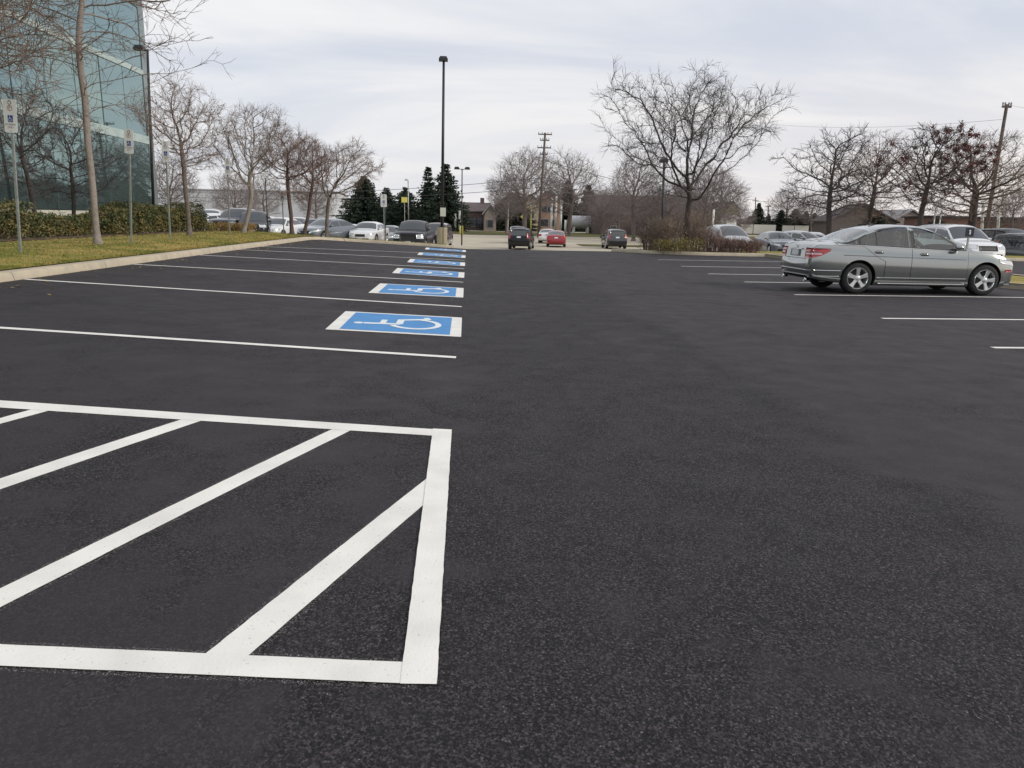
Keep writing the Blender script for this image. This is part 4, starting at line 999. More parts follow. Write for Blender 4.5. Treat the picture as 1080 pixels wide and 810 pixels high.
SEDAN = dict(L=4.58, W=1.77, wb=(-1.27, 1.49), wr=.325, arch=.37, k=.46,
    top=[(-2.29, .66), (-2.27, .88), (-2.22, 1.0), (-2.12, 1.045), (-1.72, 1.075), (-1.5, 1.15), (-1.05, 1.34), (-.75, 1.41), (-.35, 1.445), (.1, 1.435), (.38, 1.38), (.75, 1.20), (1.14, .985), (1.25, .955), (1.7, .90), (2.02, .84), (2.17, .765), (2.25, .69), (2.29, .58)],
    belt=[(-2.29, 1.02), (-1.8, 1.0), (-1.2, .985), (0, .935), (1.0, .90), (1.3, .90), (1.7, .86), (2.0, .79), (2.29, .62)],
    bot=[(-2.29, .40), (-2.2, .29), (-1.7, .22), (-1.2, .18), (1.8, .17), (2.15, .21), (2.25, .26), (2.29, .34)],
    plan=[(-2.29, .80), (-2.25, .87), (-2.1, .93), (-1.6, .985), (-.8, 1), (.8, 1), (1.6, .985), (1.95, .93), (2.15, .82), (2.24, .72), (2.29, .60)],
    side=[(-1.72, -1.33, 'quarter_window'), (-1.28, -.18, 'rear_side_window'), (-.10, 1.02, 'front_side_window')],
    wind=(.42, 1.09), rear=(-1.64, -1.0), mirror=(.80, .97), hood=1.15, kind='sedan')
SUV = dict(L=4.55, W=1.84, wb=(-1.30, 1.38), wr=.36, arch=.41, k=.26,
    top=[(-2.27, .80), (-2.25, 1.0), (-2.2, 1.15), (-2.05, 1.50), (-1.9, 1.62), (-1.5, 1.67), (-.6, 1.70), (.2, 1.68), (.45, 1.62), (.8, 1.38), (1.15, 1.12), (1.3, 1.07), (1.8, 1.0), (2.08, .90), (2.2, .78), (2.27, .58)],
    belt=[(-2.27, 1.06), (-1.2, 1.05), (0, 1.02), (1.1, .99), (1.8, .93), (2.27, .70)],
    bot=[(-2.27, .42), (-2.15, .32), (-1.7, .25), (1.8, .24), (2.15, .28), (2.27, .40)],
    plan=[(-2.27, .86), (-2.22, .91), (-2.0, .96), (-1.4, 1), (1.2, 1), (1.8, .97), (2.05, .90), (2.2, .80), (2.27, .68)],
    side=[(-1.95, -1.22, 'quarter_window'), (-1.15, -.22, 'rear_side_window'), (-.12, 1.0, 'front_side_window')],
    wind=(.50, 1.12), rear=(-2.19, -2.0), mirror=(.82, 1.08), hood=1.2, kind='suv')
VAN = dict(SUV, top=[(-2.27, .80), (-2.25, 1.0), (-2.22, 1.2), (-2.1, 1.58), (-1.9, 1.72), (-1.2, 1.77), (-.2, 1.77), (.2, 1.72), (.6, 1.56), (1.2, 1.22), (1.5, 1.06), (1.9, .97), (2.1, .88), (2.2, .76), (2.27, .58)], wind=(.32, 1.36))
PICK = dict(L=5.7, W=2.0, wb=(-1.75, 1.90), wr=.40, arch=.46, k=.27,
    top=[(-2.85, .90), (-2.84, 1.22), (-2.8, 1.28), (-1.2, 1.28), (-.98, 1.29), (-.90, 1.5), (-.8, 1.80), (-.6, 1.90), (.2, 1.92), (.6, 1.88), (.95, 1.66), (1.3, 1.36), (1.42, 1.30), (2.3, 1.26), (2.65, 1.20), (2.8, 1.08), (2.85, .75)],
    belt=[(-2.85, 1.24), (-1.0, 1.24), (1.3, 1.20), (2.3, 1.16), (2.85, 1.0)],
    bot=[(-2.85, .55), (-2.6, .42), (2.5, .38), (2.75, .42), (2.85, .52)],
    plan=[(-2.85, .93), (-2.75, .96), (-2.2, 1), (2.2, 1), (2.55, .97), (2.75, .90), (2.85, .82)],
    side=[(-.86, .12, 'rear_side_window'), (.2, 1.2, 'front_side_window')],
    wind=(.66, 1.30), rear=(-.98, -.80), mirror=(1.02, 1.36), hood=1.4, kind='pickup')
def wheel_meshes(r, w, spokes=5, hi=True):
    n = 40 if hi else 18
    t = MB(); t.lathe([(r * .66, -w / 2), (r * .76, -w / 2 - .005), (r * .93, -w / 2), (r * .985, -w * .38), (r, -w * .2), (r, w * .2), (r * .985, w * .38), (r * .93, w / 2), (r * .72, w / 2)], n, 'y')
    m = MB(); m.lathe([(r * .70, -w / 2 + .0), (r * .68, -w / 2 - .008), (r * .645, -w / 2 + .002), (r * .62, -w / 2 + .05), (r * .62, w * .3), (0, w * .3)], n, 'y')
    y0 = -w / 2 - .001
    for s in range(spokes):
        a = 2 * math.pi * s / spokes + math.pi / 2
        c, sn = math.cos(a), math.sin(a); vs = []
        for rr_, hw, dy in ((r * .10, r * .135, .016), (r * .34, r * .105, .010), (r * .655, r * .165, .0)):
            for sd in (-1, 1):
                vs.append((c * rr_ - sn * hw * sd, y0 + dy, sn * rr_ + c * hw * sd))
            for sd in (-1, 1):
                vs.append((c * rr_ - sn * hw * .7 * sd, y0 + dy - .014, sn * rr_ + c * hw * .7 * sd))
        fs = []
        for k in (0, 4): fs += [(k + 2, k + 3, k + 7, k + 6), (k, k + 2, k + 6, k + 4), (k + 3, k + 1, k + 5, k + 7)]
        m.add(vs, fs)
    m.lathe([(0, y0 - .012), (r * .10, y0 - .012), (r * .17, y0 - .002), (r * .18, y0 + .02)], 16, 'y')
    d = MB(); d.lathe([(r * .60, w * .05), (r * .5, w * .0), (r * .2, -.02), (0, -.02)], 24, 'y')
    return t, m, d
class Body:
    def __init__(s, S, ns=90, hi=True):
        s.S = S; s.hw = S['W'] / 2
        xs = set([S['top'][0][0] + (S['top'][-1][0] - S['top'][0][0]) * i / ns for i in range(ns + 1)] + [p[0] for p in S['top']])
        xs = sorted(xs); xx = [xs[0]]
        for x in xs[1:]:
            if x - xx[-1] > .012: xx.append(x)
        s.xs = xx; vs = []; m = None
        for x in xx:
            row = s.section(x); full = row + [(-y, z) for y, z in reversed(row[1:-1])]
            m = len(full); vs += [(x, y, z) for y, z in full]
        fs = [(i * m + j, (i + 1) * m + j, (i + 1) * m + (j + 1) % m, i * m + (j + 1) % m) for i in range(len(xx) - 1) for j in range(m)]
        # close the two ends with rings running in to the middle
        for e, base in ((0, 0), (1, (len(xx) - 1) * m)):
            cx, cz = xx[0] if e == 0 else xx[-1], sum(v[2] for v in vs[base:base + m]) / m
            prev = [base + j for j in range(m)]
            for q, fx in ((.55, .018), (.12, .03)):
                n0 = len(vs)
                for j in range(m): v = vs[base + j]; vs.append((cx + (fx if e else -fx), v[1] * q, cz + (v[2] - cz) * q))
                cur = [n0 + j for j in range(m)]
                for j in range(m):
                    f = (prev[j], prev[(j + 1) % m], cur[(j + 1) % m], cur[j]); fs.append(f if e else f[::-1])
                prev = cur
            fs.append(tuple(prev) if e else tuple(prev[::-1]))
        s.v, s.f = vs, fs
        s.bvh = BVHTree.FromPolygons([Vector(v) for v in vs], fs)
    def section(s, x):
        S = s.S; w = s.hw * interp(S['plan'], x); zt = interp(S['top'], x); zb = interp(S['bot'], x)
        bl = min(interp(S['belt'], x), zt - .035); g = zt - bl
        zm = zb + (bl - zb) * .5
        P = [(0, zb), (w * .5, zb), (w * .84, zb), (w * .93, zb + .02), (w * .965, zb + .07), (w * .985, zb + (bl - zb) * .22), (w * .997, zb + (bl - zb) * .38), (w, zm + .02), (w * .995, zb + (bl - zb) * .64), (w * .985, zb + (bl - zb) * .76),
             (w * .972, zb + (bl - zb) * .86), (w * .952, zb + (bl - zb) * .95), (w * .93, bl + .0)]
        wb = w * .93; k = S['k'] * (1 if g > .2 else 1)
        gg = max(0, g - .05)
        for t in (.15, .35, .55, .75, .90): P.append((wb - gg * t * k - (.05 * t * t if g < .2 else 0), bl + gg * t))
        we = wb - gg * k - (.05 if g < .2 else 0); crown = min(.05, g)
        z1 = bl + gg * .90
        for t in (.06, .14, .25, .4, .6, .8): P.append((we * (1 - t * 1.0), z1 + (zt - z1) * (1 - (1 - t) ** 3.2)))
        P.append((0, zt)); return P
    def hit(s, o, d):
        l, n, i, _ = s.bvh.ray_cast(Vector(o), Vector(d), 6); return l, n
    def patch(s, fn, nu, nv, d, off, thick=0):
        """fn(u,v)->ray origin; cast along d, offset outwards"""
        P = []; d = Vector(d)
        for j in range(nv + 1):
            for i in range(nu + 1):
                o = fn(i / nu, j / nv); l, n = s.hit(o, d)
                if l is None: l = Vector(o) + d * 2; n = -d
                P.append(l - d * off)
        mb = MB(); fs = [(j * (nu + 1) + i, j * (nu + 1) + i + 1, (j + 1) * (nu + 1) + i + 1, (j + 1) * (nu + 1) + i) for j in range(nv) for i in range(nu)]
        mb.add(P, fs)
        if thick:   # rim back to the body so that it is a solid lens
            idx = [i for i in range(nu + 1)] + [(j + 1) * (nu + 1) - 1 for j in range(1, nv + 1)] + [nv * (nu + 1) + i for i in range(nu - 1, -1, -1)] + [j * (nu + 1) for j in range(nv - 1, 0, -1)]
            B = [P[i] + d * thick for i in idx]; n0 = len(P); mb.add(B, [])
            mb.f += [(idx[k], idx[(k + 1) % len(idx)], n0 + (k + 1) % len(idx), n0 + k) for k in range(len(idx))]; mb.mi += [0] * len(idx)
        return mb
def lerp(a, b, t): return a + (b - a) * t
def prism(mb, ring, axis, a, b):
    """extrude a ring of 2-D points along axis 'y' (x,z ring) or 'z' (x,y ring)"""
    n = len(ring); P3 = (lambda p, q: (p[0], q, p[1])) if axis == 'y' else (lambda p, q: (p[0], p[1], q))
    mb.add([P3(p, a) for p in ring] + [P3(p, b) for p in ring], [(j, (j + 1) % n, n + (j + 1) % n, n + j) for j in range(n)] + [tuple(range(n - 1, -1, -1)), tuple(range(n, 2 * n))], 1)
def hollow(bo, t, S, B, paint):
    """cabin cavity, window openings and seats of the near sedan"""
    top = lambda x: interp(S['top'], x); belt = lambda x: interp(S['belt'], x); cuts = []
    c = MB(); xs = frange(-1.40, .98, .14); prism(c, [(-1.40, .50), (.98, .50)] + [(x, top(x) - .085) for x in reversed(xs)], 'y', -.585, .585); cuts.append(c)
    c = MB()
    for sgn in (-1, 1):
        for xa, xb, nm_ in S['side']:
            def zh(xx):
                sl = abs(top(xx + .02) - top(xx - .02)) / .04; return max(belt(xx) + .06, top(xx) - .066 - .085 * min(1.2, sl))
            X = frange(xa + .008, xb - .03, .11); prism(c, [(x, belt(x) + .034) for x in X] + [(x, zh(x)) for x in reversed(X)], 'y', sgn * .50, sgn * 1.3)
    cuts.append(c)
    c = MB()
    for xa, xb in ((S['wind'][0] + .03, S['wind'][1] - .07), (S['rear'][0] + .09, S['rear'][1] - .03)):
        def w(xx):
            bl = min(belt(xx), top(xx) - .035); g = max(0, top(xx) - bl - .05); return B.hw * interp(S['plan'], xx) * .93 - g * S['k'] - .075
        X = frange(xa, xb, .08); prism(c, [(x, -w(x)) for x in X] + [(x, w(x)) for x in reversed(X)], 'z', .90, 2.2)
    cuts.append(c)
    inn = mat('cabin_lining', (.055, .055, .055), .8)
    for k, c in enumerate(cuts):
        co = c.build('cut', None, None, mats=[paint, inn])
        bm = bmesh.new(); bm.from_mesh(co.data); bmesh.ops.recalc_face_normals(bm, faces=bm.faces); bm.to_mesh(co.data); bm.free()
        co.parent = t; md = bo.modifiers.new('b', 'BOOLEAN'); md.operation = 'DIFFERENCE'; md.object = co; md.solver = 'EXACT'
        bpy.context.view_layer.update(); nm = bpy.data.meshes.new_from_object(bo.evaluated_get(bpy.context.evaluated_depsgraph_get())); bo.modifiers.clear(); bo.data = nm; bpy.data.objects.remove(co)
    nm.name = 'body'
    leather = mat('seat_leather', (.12, .115, .105), .6)
    def cushion(mb, x0, x1, y0, y1, z0, z1, lean=0):
        n = 12; vs = []
        for f, s_ in ((0, .82), (.12, 1), (.88, 1), (1, .80)):
            z = lerp(z0, z1, f)
            for j in range(n):
                a = 2 * math.pi * j / n; cx, cy = math.cos(a), math.sin(a); e = (abs(cx) ** 4 + abs(cy) ** 4) ** -.25
                vs.append(((x0 + x1) / 2 + lean * f + (x1 - x0) / 2 * cx * e * s_, (y0 + y1) / 2 + (y1 - y0) / 2 * cy * e * s_, z))
        mb.add(vs, [(i * n + j, i * n + (j + 1) % n, (i + 1) * n + (j + 1) % n, (i + 1) * n + j) for i in range(3) for j in range(n)] + [tuple(range(n - 1, -1, -1)), tuple(range(3 * n, 4 * n))])
    for y in (-.36, .36):
        a = MB(); cushion(a, -.28, -.14, y - .22, y + .22, .52, 1.13, -.12); s_ = a.build('seat', leather, t, True)
        a = MB(); cushion(a, -.40, -.32, y - .12, y + .12, 1.16, 1.33, -.03); a.tube([(-.36, y - .05, 1.10), (-.36, y - .05, 1.18)], .008, 5); a.tube([(-.36, y + .05, 1.10), (-.36, y + .05, 1.18)], .008, 5); a.build('headrest', leather, s_, True)
    a = MB(); cushion(a, -1.16, -1.0, -.56, .56, .52, 1.06, -.14); s_ = a.build('rear_seat', leather, t, True)
    for y in (-.34, .34):
        a = MB(); cushion(a, -1.30, -1.22, y - .12, y + .12, 1.06, 1.20, -.02); a.build('headrest', leather, s_, True)
    a = MB(); cushion(a, .62, .97, -.57, .57, .60, .90); a.build('dashboard', BLACK, t, True)
    a = MB(); c0 = Vector((.42, .36, .86)); a.tube([c0 + Vector((.05 * math.sin(6.2832 * i / 20), .17 * math.cos(6.2832 * i / 20), .17 * math.sin(6.2832 * i / 20))) for i in range(21)], .014, 6, False)
    a.tube([c0, c0 + Vector((.22, 0, -.08))], .03, 6); a.build('steering_wheel', BLACK, t, True)
CACHE = {}
def car(label, cat, S, x, y, z, rz, paint, group=None, glass=None, hi=False, name='parked_car', key=None, extras=()):
    glass = glass or GLASS_D
    key = (S['kind'], id(S['top']), hi)
    if key in CACHE:
        t = dup(CACHE[key]); t.location = (x, y, z); t.rotation_euler = (0, 0, rz); t.name = name
        t['label'] = label; t['category'] = cat
        if group: t['group'] = group
        elif 'group' in t: del t['group']
        for ch in t.children:
            if ch.name.split('.')[0] in ('body', 'side_mirror', 'door'): ch.material_slots[0].link = 'OBJECT'; ch.material_slots[0].material = paint
        return t
    t = thing(name, label, cat, (x, y, z), rz, group)
    B = Body(S, 110 if hi else 46); hw = B.hw; LH = S['L'] / 2; sx0, sx1 = S['top'][0][0], S['top'][-1][0]
    me = bpy.data.meshes.new('body'); me.from_pydata(B.v, [], B.f); me.materials.append(paint); me.materials.append(BLACK)
    bo = link(bpy.data.objects.new('body', me), t); me.update()
    # cut the wheel arches
    c = MB()
    for wx in S['wb']:
        for sgn in (-1, 1):
            n = 36; vs = []
            for yy in (hw + .2, hw - .30):
                for j in range(n): a = 2 * math.pi * j / n; vs.append((wx + S['arch'] * math.cos(a), sgn * yy, S['wr'] + .015 + S['arch'] * math.sin(a)))
            fs = [(j, (j + 1) % n, n + (j + 1) % n, n + j) for j in range(n)] + [tuple(range(n - 1, -1, -1)), tuple(range(n, 2 * n))]
            if sgn < 0: fs = [f[::-1] for f in fs]
            c.add(vs, [f[::-1] for f in fs], 1)
    co = c.build('cut', None, None, mats=[paint, BLACK]); co.parent = t
    bm = bmesh.new(); bm.from_mesh(co.data); bmesh.ops.recalc_face_normals(bm, faces=bm.faces); bm.to_mesh(co.data); bm.free()
    bm = bmesh.new(); bm.from_mesh(me); bmesh.ops.recalc_face_normals(bm, faces=bm.faces); bm.to_mesh(me); bm.free()
    md = bo.modifiers.new('b', 'BOOLEAN'); md.operation = 'DIFFERENCE'; md.object = co; md.solver = 'EXACT'
    bpy.context.view_layer.update(); dg = bpy.context.evaluated_depsgraph_get()
    nm = bpy.data.meshes.new_from_object(bo.evaluated_get(dg)); bo.modifiers.clear(); bo.data = nm; nm.name = 'body'
    bpy.data.objects.remove(co)
    if hi: hollow(bo, t, S, B, paint)
    nm = bo.data
    for p in nm.polygons:      # underside is black
        if p.normal.z < -.75 and p.center.z < .45: p.material_index = 1
    sharp(bo, 32)
    zc = lambda xx: interp(S['top'], xx)
    def sgl(xx): return interp(S['belt'], xx)
    nu, nv = (16, 7) if hi else (8, 4)
    # side glass
    seal = mat('window_seal', (.02, .02, .02), .5)
    for sgn in (-1, 1):
        for xa, xb, nm_ in S['side']:
            def zr(xx, lo=False):
                zt_ = zc(xx); g = .062
                sl = abs(zc(xx + .02) - zc(xx - .02)) / .04; g += .085 * min(1.2, sl)
                return max(sgl(xx) + .052, zt_ - g)
            lean = .06
            def fn(u, v, e=0.0):
                xx = lerp(xa - e, xb + e, u)
                zl = sgl(xx) + .028 - e; zh = zr(xx) + e * .7; zh = max(zh, zl + .004)
                if S['kind'] == 'sedan' and nm_ != 'quarter_window' or S['kind'] != 'sedan':
                    f = (1 - abs(2 * u - 1))
                return (xx, sgn * 2, lerp(zl, zh, v))
            mb = B.patch(fn, nu, nv, (0, -sgn, 0), .006); g_ = mb.build(nm_, glass, t, True)
            if hi:
                K_ = [(i / 16, 0) for i in range(16)] + [(1, i / 7) for i in range(7)] + [(1 - i / 16, 1) for i in range(16)] + [(0, 1 - i / 7) for i in range(7)]
                vs = []
                for (u, v) in K_:
                    for e, off in ((.022, .004), (-.012, .0075)):
                        l, n_ = B.hit(fn(u, v, e), (0, -sgn, 0)); vs.append((l.x, l.y + sgn * off, l.z))
                nk = len(K_); sm = MB(); sm.add(vs, [(2 * i, 2 * i + 1, 2 * ((i + 1) % nk) + 1, 2 * ((i + 1) % nk)) for i in range(nk)]); sm.build('window_seal', seal, g_, True)
    # one dark band behind all side panes reads as the pillars
    x0, x1 = S['side'][0][0], S['side'][-1][1]
    # windscreen and rear window
    def screen(xa, xb, nm_, m):
        def fn(u, v):
            xx = lerp(xa, xb, v); bl = min(sgl(xx), zc(xx) - .035); g = max(0, zc(xx) - bl - .05)
            w = hw * interp(S['plan'], xx) * .93 - g * S['k'] - .045 - (.02 if g < .1 else 0)
            return (xx, lerp(-w, w, u), 3)
        return B.patch(fn, 10, 10 if hi else 6, (0, 0, -1), .006).build(nm_, m, t, True)
    screen(S['wind'][1], S['wind'][0], 'windshield', glass)
    if S['kind'] == 'pickup' or S['kind'] == 'sedan': screen(S['rear'][0], S['rear'][1], 'rear_window', glass)
    else:
        def fn(u, v):
            zz = lerp(1.10, zc(-1.93) - .09, v); w = hw * .80 - .20 * v * .6
            return (sx0 - 1, lerp(-w, w, u), zz)
        B.patch(fn, 10, 6, (1, 0, 0), .008, .01).build('rear_window', glass, t, True)
    # lamps
    K = S['kind']
    for sgn in (-1, 1):
        if K == 'sedan':
            d = Vector((1, -sgn * 1.0, 0)).normalized()
            def fn(u, v):
                # u runs from trunk side out and round the corner
                yy = lerp(hw * .56, hw * .93, min(1, u * 1.6)); xx = lerp(sx0 + .0, sx0 + .40, max(0, (u - .30) / .70))
                zl = lerp(.715, .875, max(0, (u - .35) / .65) ** 1.2); zh = lerp(.935, .925, u)
                q = Vector((xx, sgn * yy, lerp(zl, zh, v))); return q - d * 2
            B.patch(fn, 14, 5, d, .010, .02).build('tail_light', LAMP_R, t, True)
            d2 = Vector((-1, -sgn * .75, 0)).normalized()
            def fn(u, v):
                q = Vector((lerp(sx1 - .02, sx1 - .55, u), sgn * lerp(hw * .48, hw * .93, min(1, u * 1.3)), 0)); zl = lerp(.58, .70, u); zh = lerp(.68, .79, u ** .8)
                q.z = lerp(zl, zh, v); return q - d2 * 2
            B.patch(fn, 12, 4, d2, .008, .02).build('headlight', LAMP_W, t, True)
        else:
            zz = {'suv': (.88, 1.30), 'pickup': (.85, 1.2)}[K]
            def fn(u, v): return (sx0 - 1, sgn * lerp(hw * .70, hw * .90, u), lerp(zz[0], zz[1], v))
            B.patch(fn, 3, 6, (1, 0, 0), .015, .05).build('tail_light', LAMP_R, t, True)
            zz = {'suv': (.74, .90), 'pickup': (.84, 1.10)}[K]
            d2 = Vector((-1, -sgn * .5, 0)).normalized()
            def fn(u, v): return Vector((sx1 - .04 - .22 * u, sgn * lerp(hw * .50, hw * .88, u), lerp(zz[0], zz[1], v))) - d2 * 2
            B.patch(fn, 6, 4, d2, .010, .03).build('headlight', LAMP_W, t, True)
        # mirrors
        mx, mz = S['mirror']; l, n_ = B.hit((mx, sgn * 2, mz), (0, -sgn, 0)); my = abs(l.y)
        a = MB(); seg = 8; vs = []
        pr = [(-.085, .35), (-.06, .85), (0, 1), (.06, .85), (.10, .45), (.115, .1)]
        for dx, s_ in pr:
            for j in range(seg): q = 2 * math.pi * j / seg; vs.append((mx + dx * .9, sgn * (my + .125 + .085 * s_ * math.cos(q)), mz + .03 + .058 * s_ * math.sin(q)))
        a.add(vs, [(i * seg + j, i * seg + (j + 1) % seg, (i + 1) * seg + (j + 1) % seg, (i + 1) * seg + j) for i in range(len(pr) - 1) for j in range(seg)] + [tuple(range(seg)), tuple(range(5 * seg, 6 * seg))])
        mo = a.build('side_mirror', paint, t, True)
        a = MB(); a.tube([(mx + .02, sgn * (my - .03), mz - .03), (mx, sgn * (my + .06), mz)], [.03, .022], 6); a.build('mirror_arm', BLACK, mo)
    # grille, bumper intakes, plates
    gz0 = {'sedan': (.50, .66, .36), 'suv': (.66, .86, .42), 'pickup': (.68, 1.08, .50)}[K]
    B.patch(lambda u, v: (sx1 + 1, lerp(-hw * gz0[2], hw * gz0[2], u), lerp(gz0[0], gz0[1], v)), 8, 4, (-1, 0, 0), .012, .04).build('grille', BLACK, t, True)
    B.patch(lambda u, v: (sx1 + 1, lerp(-hw * .62, hw * .62, u), lerp(*{'sedan': (.27, .40), 'suv': (.38, .54), 'pickup': (.46, .60)}[K], v)), 10, 3, (-1, 0, 0), .010, .04).build('lower_intake', BLACK, t, True)
    lp = {'sedan': (.76, .88), 'suv': (.92, 1.04), 'pickup': (.60, .72)}[K]
    B.patch(lambda u, v: (sx0 - 1, lerp(-.155, .155, u), lerp(lp[0], lp[1], v)), 2, 2, (1, 0, 0), .022, .03).build('licence_plate', PLATE, t)
    a = MB(); zf = {'sedan': .42, 'suv': .56, 'pickup': .62}[K]; l, _ = B.hit((sx1 + 1, 0, zf), (-1, 0, 0)); a.box(l.x + .002, l.x + .03, -.155, .155, zf - .05, zf + .06); a.build('licence_plate', PLATE, t)
    if K != 'sedan':
        B.patch(lambda u, v: (sx0 - 1, lerp(-hw * .86, hw * .86, u), lerp(*{'suv': (.36, .66), 'pickup': (.48, .68)}[K], v)), 10, 4, (1, 0, 0), .014, .03).build('rear_bumper', BLACK if K == 'suv' else CHROME, t, True)
    # wheels
    T, Rm, D = wheel_meshes(S['wr'], .225, 5, hi); base = None
    for wx in S['wb']:
        for sgn in (-1, 1):
            if base is None:
                w = D.build('wheel', mat('brake_dark', (.05, .05, .05), .5), t, True); T.build('tyre', RUBBER, w, True); sharp(Rm.build('rim', ALLOY, w), 40); base = w
            else:
                w = base.copy(); COL.objects.link(w)
                for ch in base.children: cc = ch.copy(); COL.objects.link(cc); cc.parent = w
            w.location = (wx, sgn * (hw * (.985) - .125), S['wr']); w.rotation_euler = (0, .3 * (wx > 0) + .9 * (sgn > 0), math.pi if sgn > 0 else 0)
    if hi: detail(t, B, S, paint)
    CACHE[key] = t
    return t
def detail(t, B, S, paint):
    """doors, handles, trim of the silver sedan"""
    hw = B.hw; seam = mat('seam', (.015, .015, .016), .7)
    def zb(x): return interp(S['belt'], x)
    # door outlines: (bottom x range, top x range)
    for sgn in (-1, 1):
        for nm_, fx in (('rear', lambda v, s: lerp(-.72 if v < .55 else -.72 - .48 * ((v - .55) / .45) ** .8, -.165, s)), ('front', lambda v, s: lerp(-.155, 1.06 + .0 * v, s))):
            def fn(u, v, e=0):
                lo = .335; z = lerp(lo - e, .905 + e * .0 if False else 0, v) if False else None
                xx = fx(v, u); xx += e * (2 * u - 1); zt = zb(xx) + .012; zz = lerp(lo - e, zt, v); return (xx, sgn * 2, zz)
            d = B.patch(fn, 26, 20, (0, -sgn, 0), .0045).build('door', paint, t, True)
            B.patch(lambda u, v: fn(u, v, .008), 26, 20, (0, -sgn, 0), .0018).build('door_gap', seam, d, True)
            hx = -.86 if nm_ == 'rear' else -.02 + .06
            hx = -.98 if nm_ == 'rear' else .0
            hz = .875 if nm_ == 'rear' else .845
            l, _ = B.hit((hx + .1, sgn * 2, hz), (0, -sgn, 0)); y = abs(l.y)
            a = MB(); a.tube([(hx, sgn * (y - .01), hz), (hx + .03, sgn * (y + .028), hz + .003), (hx + .11, sgn * (y + .036), hz + .004), (hx + .19, sgn * (y + .028), hz + .001), (hx + .22, sgn * (y - .01), hz - .002)], [.010, .013, .014, .013, .010], 8)
            a.build('handle', paint, d, True)
            a = MB()
            B.patch(lambda u, v: (lerp(hx + .03, hx + .19, u), sgn * 2, lerp(hz - .035, hz + .03, v)), 6, 4, (0, -sgn, 0), .0055).build('handle_recess', mat('recess', (.10, .105, .105), .4), d, True)
        B.patch(lambda u, v: (lerp(-.185, -.095, u), sgn * 2, lerp(zb(-.14) + .03, interp(S['top'], -.14) - .066, v)), 2, 6, (0, -sgn, 0), .005).build('pillar_trim', BLACK, t, True)
        B.patch(lambda u, v: (lerp(-.93, -.90, u), sgn * 2, lerp(zb(-.92) + .03, interp(S['top'], -.92) - .075, v)), 2, 6, (0, -sgn, 0), .009).build('window_divider', BLACK, t, True)
        # chrome belt strip, sill, painted shade of the body fold and lower trim
        B.patch(lambda u, v: (lerp(-1.74, 1.06, u), sgn * 2, zb(lerp(-1.74, 1.06, u)) + lerp(.012, .026, v)), 40, 1, (0, -sgn, 0), .010, .01).build('belt_trim', CHROME, t, True)
        B.patch(lambda u, v: (lerp(-1.62, 1.02, u), sgn * 2, lerp(.80, .745, u) + lerp(-.006, .006, v)), 40, 1, (0, -sgn, 0), .0065).build('side_crease_shade', mat('crease_shade', (.07, .072, .075), .5), t, True)
        B.patch(lambda u, v: (lerp(-.84, 1.05, u), sgn * 2, lerp(.225, .262, v)), 30, 2, (0, -sgn, 0), .016, .03).build('sill_trim', mat('sill_silver', (.52, .54, .54), .3, metal=.6), t, True)
        B.patch(lambda u, v: (lerp(-1.30 + .42, 1.49 - .42, u), sgn * 2, lerp(.345, .358, v)), 30, 1, (0, -sgn, 0), .014, .01).build('lower_trim', mat('sill_silver', (.5, .5, .5)), t, True)
        # bumper strips
        B.patch(lambda u, v: (lerp(-2.2, -1.66, u), sgn * 2, lerp(.475, .49, v)), 12, 1, (0, -sgn, 0), .010, .01).build('bumper_trim', CHROME, t, True)
        B.patch(lambda u, v: (lerp(-2.2, -1.68, u), sgn * 2, lerp(.355, .366, v)), 12, 1, (0, -sgn, 0), .010, .01).build('bumper_trim', CHROME, t, True)
        B.patch(lambda u, v: (lerp(1.93, 2.12, u), sgn * 2, lerp(.50, .55, v)), 6, 2, (0, -sgn, 0), .010, .01).build('side_marker', AMBER, t, True)
        B.patch(lambda u, v: (lerp(1.95, 2.2, u), sgn * 2, lerp(.235, .25, v)), 8, 1, (0, -sgn, 0), .012, .01).build('bumper_trim', CHROME, t, True)
        # clear lens across the tail light
        d = Vector((1, -sgn, 0)).normalized()
        def fn(u, v):
            yy = lerp(hw * .60, hw * .92, min(1, u * 1.5)); xx = lerp(sx0_, sx0_ + .24, max(0, (u - .35) / .65)); return Vector((xx, sgn * yy, lerp(.80, .85, v))) - d * 2
        sx0_ = S['top'][0][0]
        B.patch(fn, 10, 2, d, .013, .002).build('reversing_lens', mat('lens_pink', (.62, .36, .40), .2, coat=1), t, True)
        a = MB(); a.lathe([(.045, -.02), (.045, .02), (.036, .02), (.036, -.1), (0, -.1)], 16, 'z')
        ex = MB(); ex.v = [(S['top'][0][0] + .02 - v[2], v[0] + sgn * .56, v[1] * .8 + .27) for v in a.v]; ex.f = a.f; ex.mi = a.mi; ex.build('exhaust_tip', CHROME, t, True)
    sx0_ = S['top'][0][0]
    for z0, z1, w in ((.472, .486, .86), (.36, .372, .80)):
        B.patch(lambda u, v: (sx0_ - 1, lerp(-hw * w, hw * w, u), lerp(z0, z1, v)), 20, 1, (1, 0, 0), .012, .01).build('bumper_trim', CHROME, t, True)
    B.patch(lambda u, v: (sx0_ - 1, lerp(-hw * .66, hw * .66, u), lerp(.26 + .03, .352, v)), 14, 3, (1, 0, 0), .012, .02).build('rear_diffuser', BLACK, t, True)
    B.patch(lambda u, v: (sx0_ - 1, lerp(-.34, .34, u), lerp(.893, .912, v)), 14, 1, (1, 0, 0), .024, .02).build('trunk_trim', CHROME, t, True)
    B.patch(lambda u, v: (sx0_ - 1, lerp(-.25, .25, u), lerp(.745, .890, v)), 8, 3, (1, 0, 0), .006).build('plate_recess', mat('recess', (.1, .1, .1)), t, True)
